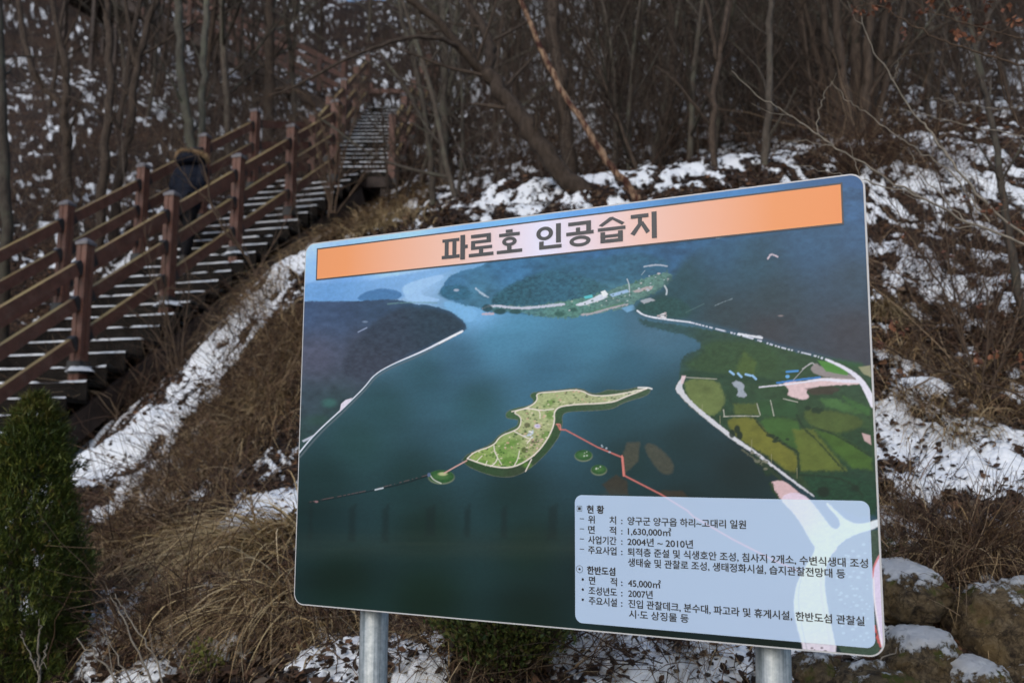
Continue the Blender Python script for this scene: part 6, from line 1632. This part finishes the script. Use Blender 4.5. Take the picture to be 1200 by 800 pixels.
def build_shrubs():
    mm = .00125
    B = P(1290, 330, 4.3)
    stems_thing('bare_shrub', 'bare shrub with long pale arching twigs reaching left over the board\'s top right corner', 'shrub', [
        ([(1290, 330, 4.2), (1200, 284, 4.2), (1133, 260, 4.2), (1083, 233, 4.15), (1033, 207, 4.1), (977, 170, 4.1), (943, 147, 4.1), (913, 127, 4.1), (883, 110, 4.1), (857, 83, 4.1)], 5 * mm, 1.2 * mm),
        ([(977, 171, 4.1), (945, 167, 4.08), (917, 165, 4.06)], 2 * mm, 1 * mm), ([(977, 170, 4.1), (957, 158, 4.1), (958, 135, 4.1), (963, 115, 4.1), (975, 95, 4.1)], 2.2 * mm, 1 * mm), ([(975, 95, 4.1), (990, 117, 4.12), (1013, 132, 4.15), (1053, 160, 4.15), (1087, 183, 4.18), (1120, 207, 4.2), (1160, 260, 4.2)], 1 * mm, 3 * mm),
        ([(1250, 310, 4.2), (1153, 240, 4.2), (1113, 187, 4.2), (1087, 150, 4.2), (1067, 130, 4.2), (1047, 93, 4.2), (1017, 50, 4.2), (1010, 20, 4.2)], 5 * mm, 1.2 * mm), ([(1083, 233, 4.1), (1057, 222, 4.1), (1013, 213, 4.1), (977, 202, 4.05), (927, 192, 4.0)], 3 * mm, 1 * mm),
        ([(1047, 93, 4.2), (1052, 80, 4.2), (1053, 70, 4.2)], 1.5 * mm, .8 * mm), ([(1200, 160, 4.2), (1150, 150, 4.2), (1100, 140, 4.2), (1060, 128, 4.2)], 2.2 * mm, 1.2 * mm), ([(1200, 125, 4.3), (1170, 130, 4.3), (1130, 120, 4.3), (1085, 115, 4.3)], 2 * mm, 1 * mm), ([(1010, 213, 4.1), (1002, 190, 4.1), (994, 165, 4.1)], 1.6 * mm, .8 * mm),
        ([(1133, 260, 4.2), (1100, 225, 4.2), (1075, 200, 4.2), (1066, 176, 4.2)], 2.5 * mm, 1 * mm)], M['twig_pale'], 3, 4.2, sub=.5, subL=(.05, .2), leaves=[(1158, 243, 4.2, 5), (1166, 240, 4.2, 3), (1194, 265, 4.2, 4)])
    stems_thing('leafy_branch', 'thin dark branch with curled brown leaves hanging at the top right corner', 'branch', [
        ([(1290, 110, 4.0), (1200, 77, 4.0), (1167, 68, 4.0), (1133, 58, 4.0), (1093, 43, 4.0), (1057, 23, 4.0), (1033, 7, 4.0), (1015, 4, 4.0), (1000, 10, 4.0)], 4 * mm, 1.3 * mm), ([(1250, 60, 4.0), (1180, 40, 4.0), (1120, 25, 4.0), (1075, 8, 4.0), (1055, -15, 4.0)], 3 * mm, 1.2 * mm),
        ([(1200, 155, 4.1), (1180, 120, 4.1), (1168, 70, 4.0), (1166, 40, 4.0)], 3 * mm, 1.2 * mm), ([(1230, 20, 4), (1180, 32, 4), (1150, 48, 4), (1090, 62, 4), (1055, 66, 4)], 2 * mm, 1 * mm), ([(1150, 50, 4), (1135, 30, 4), (1110, 8, 4), (1095, -10, 4)], 1.6 * mm, 1 * mm)], M['twig_brown'], 5, 4, sub=1.2, subL=(.04, .16),
        leaves=[(1005, 12, 4, 5), (1020, 13, 4, 5), (1040, 3, 4, 4), (1063, 33, 4, 5), (1078, 17, 4, 4), (1122, 38, 4, 8), (1120, 12, 4, 6), (1132, 17, 4, 6), (1153, 30, 4, 7), (1165, 52, 4, 7), (1156, 3, 4, 5), (1180, 6, 4, 5), (1187, 25, 4, 4), (1142, 44, 4, 4), (1148, 138, 4.1, 3), (1092, 3, 4, 4)])
    stems_thing('trailing_branch', 'low trailing branch with a few rust coloured leaves right of the board\'s middle', 'branch', [
        ([(1290, 490, 4.2), (1200, 466, 4.25), (1129, 442, 4.3), (1071, 425, 4.3), (1021, 398, 4.3), (1000, 385, 4.3)], 5 * mm, 2 * mm), ([(1142, 445, 4.3), (1105, 405, 4.3), (1061, 361, 4.3), (1030, 335, 4.3), (1012, 318, 4.3)], 3 * mm, 1.4 * mm), ([(1090, 430, 4.3), (1075, 395, 4.3), (1060, 370, 4.3), (1040, 375, 4.3)], 2 * mm, 1 * mm)], M['twig_brown'], 7, 4.2, sub=1.4, subL=(.04, .18),
        leaves=[(1142, 417, 4.3, 4), (1163, 418, 4.3, 3), (1197, 420, 4.3, 4), (1045, 378, 4.3, 4), (1061, 388, 4.3, 4), (1030, 402, 4.3, 4)])
    stems_thing('bare_shrub', 'clump of thin brown stems in front of the stair treads', 'shrub', [
        ([(214, 475, 8.6), (208, 430, 8.6), (200, 380, 8.5), (180, 330, 8.5), (165, 290, 8.5)], 9 * mm, 3 * mm), ([(214, 470, 8.6), (200, 420, 8.5), (178, 385, 8.4), (150, 360, 8.4)], 7 * mm, 2 * mm), ([(212, 470, 8.6), (214, 400, 8.6), (222, 340, 8.6), (218, 300, 8.6)], 7 * mm, 2 * mm), ([(205, 450, 8.6), (190, 345, 8.5), (200, 335, 8.5), (235, 350, 8.5), (258, 380, 8.5)], 7 * mm, 3 * mm),
        ([(214, 440, 8.6), (190, 370, 8.5), (175, 300, 8.5), (168, 255, 8.5)], 6 * mm, 2 * mm), ([(210, 455, 8.6), (230, 400, 8.5), (238, 370, 8.5)], 5 * mm, 2 * mm)], M['twig_brown'], 9, 8.6, sub=2.4, subL=(.2, .7))
    stems_thing('bare_shrub', 'arching bare stems leaning over the railing by the person', 'shrub', [
        ([(312, 365, 9.7), (300, 320, 9.6), (285, 295, 9.5), (262, 270, 9.4), (245, 235, 9.4), (243, 205, 9.4), (232, 180, 9.4), (215, 172, 9.4), (205, 150, 9.4)], 12 * mm, 3 * mm), ([(285, 295, 9.5), (250, 240, 9.4), (222, 215, 9.4), (200, 180, 9.4), (150, 110, 9.5), (130, 95, 9.5)], 7 * mm, 2 * mm), ([(300, 320, 9.6), (330, 270, 9.6), (345, 240, 9.6), (352, 200, 9.6)], 7 * mm, 2 * mm), ([(262, 270, 9.4), (240, 290, 9.4), (216, 255, 9.4), (212, 240, 9.4)], 4 * mm, 2 * mm)], M['twig_brown'], 11, 9.4, sub=1.6, subL=(.2, .7))
    stems_thing('bare_shrub', 'bare dark shrub of many crossing twigs on the snowy slope at the right edge', 'shrub', [
        ([(1150, 470, 5.2), (1130, 400, 5.2), (1100, 330, 5.2), (1065, 270, 5.2), (1040, 230, 5.2)], 6 * mm, 1.5 * mm), ([(1150, 470, 5.2), (1160, 380, 5.2), (1150, 290, 5.2), (1130, 210, 5.2)], 5 * mm, 1.5 * mm), ([(1152, 470, 5.2), (1185, 400, 5.2), (1205, 320, 5.2), (1210, 230, 5.2)], 5 * mm, 1.5 * mm),
        ([(1148, 470, 5.2), (1110, 430, 5.1), (1070, 400, 5.1), (1030, 350, 5.1)], 4 * mm, 1.2 * mm), ([(1130, 400, 5.2), (1110, 300, 5.2), (1105, 220, 5.2), (1080, 160, 5.2)], 4 * mm, 1.2 * mm), ([(1160, 380, 5.2), (1185, 310, 5.2), (1175, 230, 5.2), (1190, 150, 5.2)], 3.5 * mm, 1.2 * mm)], M['twig_brown'], 23, 5.2, sub=2.6, subL=(.12, .5),
        leaves=[(1110, 300, 5.2, 3), (1180, 330, 5.2, 3), (1060, 275, 5.2, 2), (1130, 235, 5.2, 3), (1150, 360, 5.2, 3), (1200, 280, 5.2, 3)])
    stems_thing('bare_shrub', 'tall bare shrub of drooping twigs at the turn of the stairs', 'shrub', [
        ([(385, 255, 13), (388, 200, 13), (380, 150, 13), (360, 110, 13), (330, 100, 13), (312, 115, 13)], 14 * mm, 4 * mm), ([(388, 250, 13), (395, 180, 13), (400, 130, 13), (372, 90, 13), (350, 60, 13)], 12 * mm, 4 * mm), ([(392, 250, 13), (405, 170, 13), (425, 120, 13), (420, 80, 13), (400, 50, 13)], 12 * mm, 4 * mm),
        ([(390, 250, 13), (376, 210, 13), (362, 180, 13), (345, 190, 13)], 9 * mm, 3 * mm), ([(395, 250, 13), (430, 200, 13), (448, 165, 13), (462, 180, 13)], 9 * mm, 3 * mm), ([(388, 240, 13), (368, 160, 13), (352, 130, 13), (330, 150, 13)], 8 * mm, 3 * mm)], M['twig_brown'], 27, 13, sub=2.2, subL=(.3, 1.1))
    stems_thing('budding_sapling', 'small sapling with yellowish buds in front of the conifer at the bottom', 'sapling', [
        ([(45, 830, 3.6), (46, 790, 3.6), (44, 765, 3.6), (47, 735, 3.6), (46, 725, 3.6)], 5 * mm, 1.5 * mm), ([(45, 790, 3.6), (35, 765, 3.6), (28, 748, 3.6), (24, 738, 3.6)], 3 * mm, 1 * mm), ([(45, 790, 3.6), (54, 765, 3.6), (56, 752, 3.6)], 3 * mm, 1 * mm)], M['twig_pale'], 13, 3.6, sub=1.5, subL=(.03, .08))
    stems_thing('bare_shrub', 'leaning pale sticks right of the conifer at the bottom left', 'shrub', [
        ([(150, 815, 3.7), (120, 775, 3.7), (90, 747, 3.7)], 4 * mm, 2 * mm), ([(185, 820, 3.8), (165, 770, 3.8), (140, 715, 3.8), (130, 700, 3.8)], 4 * mm, 1.5 * mm), ([(200, 820, 3.8), (180, 770, 3.8), (150, 720, 3.8), (135, 695, 3.8)], 3.5 * mm, 1.5 * mm), ([(160, 815, 3.7), (140, 770, 3.7), (118, 735, 3.7)], 3 * mm, 1 * mm), ([(105, 820, 3.6), (95, 790, 3.6), (98, 765, 3.6)], 2.5 * mm, 1 * mm)], M['twig_pale'], 15, 3.7, sub=.8)
    stems_thing('bare_shrub', 'upright thin bare stems in the snow beside the left steel post', 'shrub', [
        ([(475, 830, 3.5), (470, 780, 3.5), (464, 740, 3.5), (460, 715, 3.5)], 3.5 * mm, 1.5 * mm), ([(500, 825, 3.5), (498, 780, 3.5), (510, 735, 3.5)], 2.5 * mm, 1.2 * mm), ([(330, 825, 3.6), (345, 770, 3.6), (340, 740, 3.6)], 2.5 * mm, 1 * mm), ([(385, 820, 3.6), (395, 780, 3.6), (392, 755, 3.6)], 2.5 * mm, 1 * mm)], M['twig_brown'], 17, 3.5, sub=2)
    stems_thing('bare_shrub', 'tangle of reddish brambles above the boulder at the right edge', 'shrub', [
        ([(1205, 720, 3.7), (1170, 680, 3.7), (1140, 640, 3.75), (1150, 600, 3.8), (1180, 560, 3.9)], 4 * mm, 1.5 * mm), ([(1130, 700, 3.7), (1150, 640, 3.7), (1170, 600, 3.75), (1200, 575, 3.8)], 3.5 * mm, 1.5 * mm), ([(1110, 690, 3.7), (1130, 650, 3.7), (1100, 610, 3.8), (1090, 570, 3.9)], 3 * mm, 1.5 * mm), ([(1160, 715, 3.65), (1145, 690, 3.65), (1180, 640, 3.65), (1210, 620, 3.7)], 3.5 * mm, 1.5 * mm), ([(1050, 660, 3.9), (1070, 620, 3.9), (1060, 570, 4), (1065, 530, 4)], 3 * mm, 1.5 * mm), ([(1200, 690, 3.7), (1150, 660, 3.7), (1110, 655, 3.7), (1090, 680, 3.7)], 3 * mm, 1.2 * mm)], M['twig_brown'], 19, 3.7, sub=4, subL=(.06, .28))
    stems_thing('fallen_stick', 'dry pale stalk slanting up to the board\'s lower right corner', 'stick', [([(985, 800, 3.2), (1020, 780, 3.2), (1058, 758, 3.25), (1085, 742, 3.3)], 2.5 * mm, 1.5 * mm)], M['twig_pale'], 21, 3.3, sub=0)
build_shrubs()
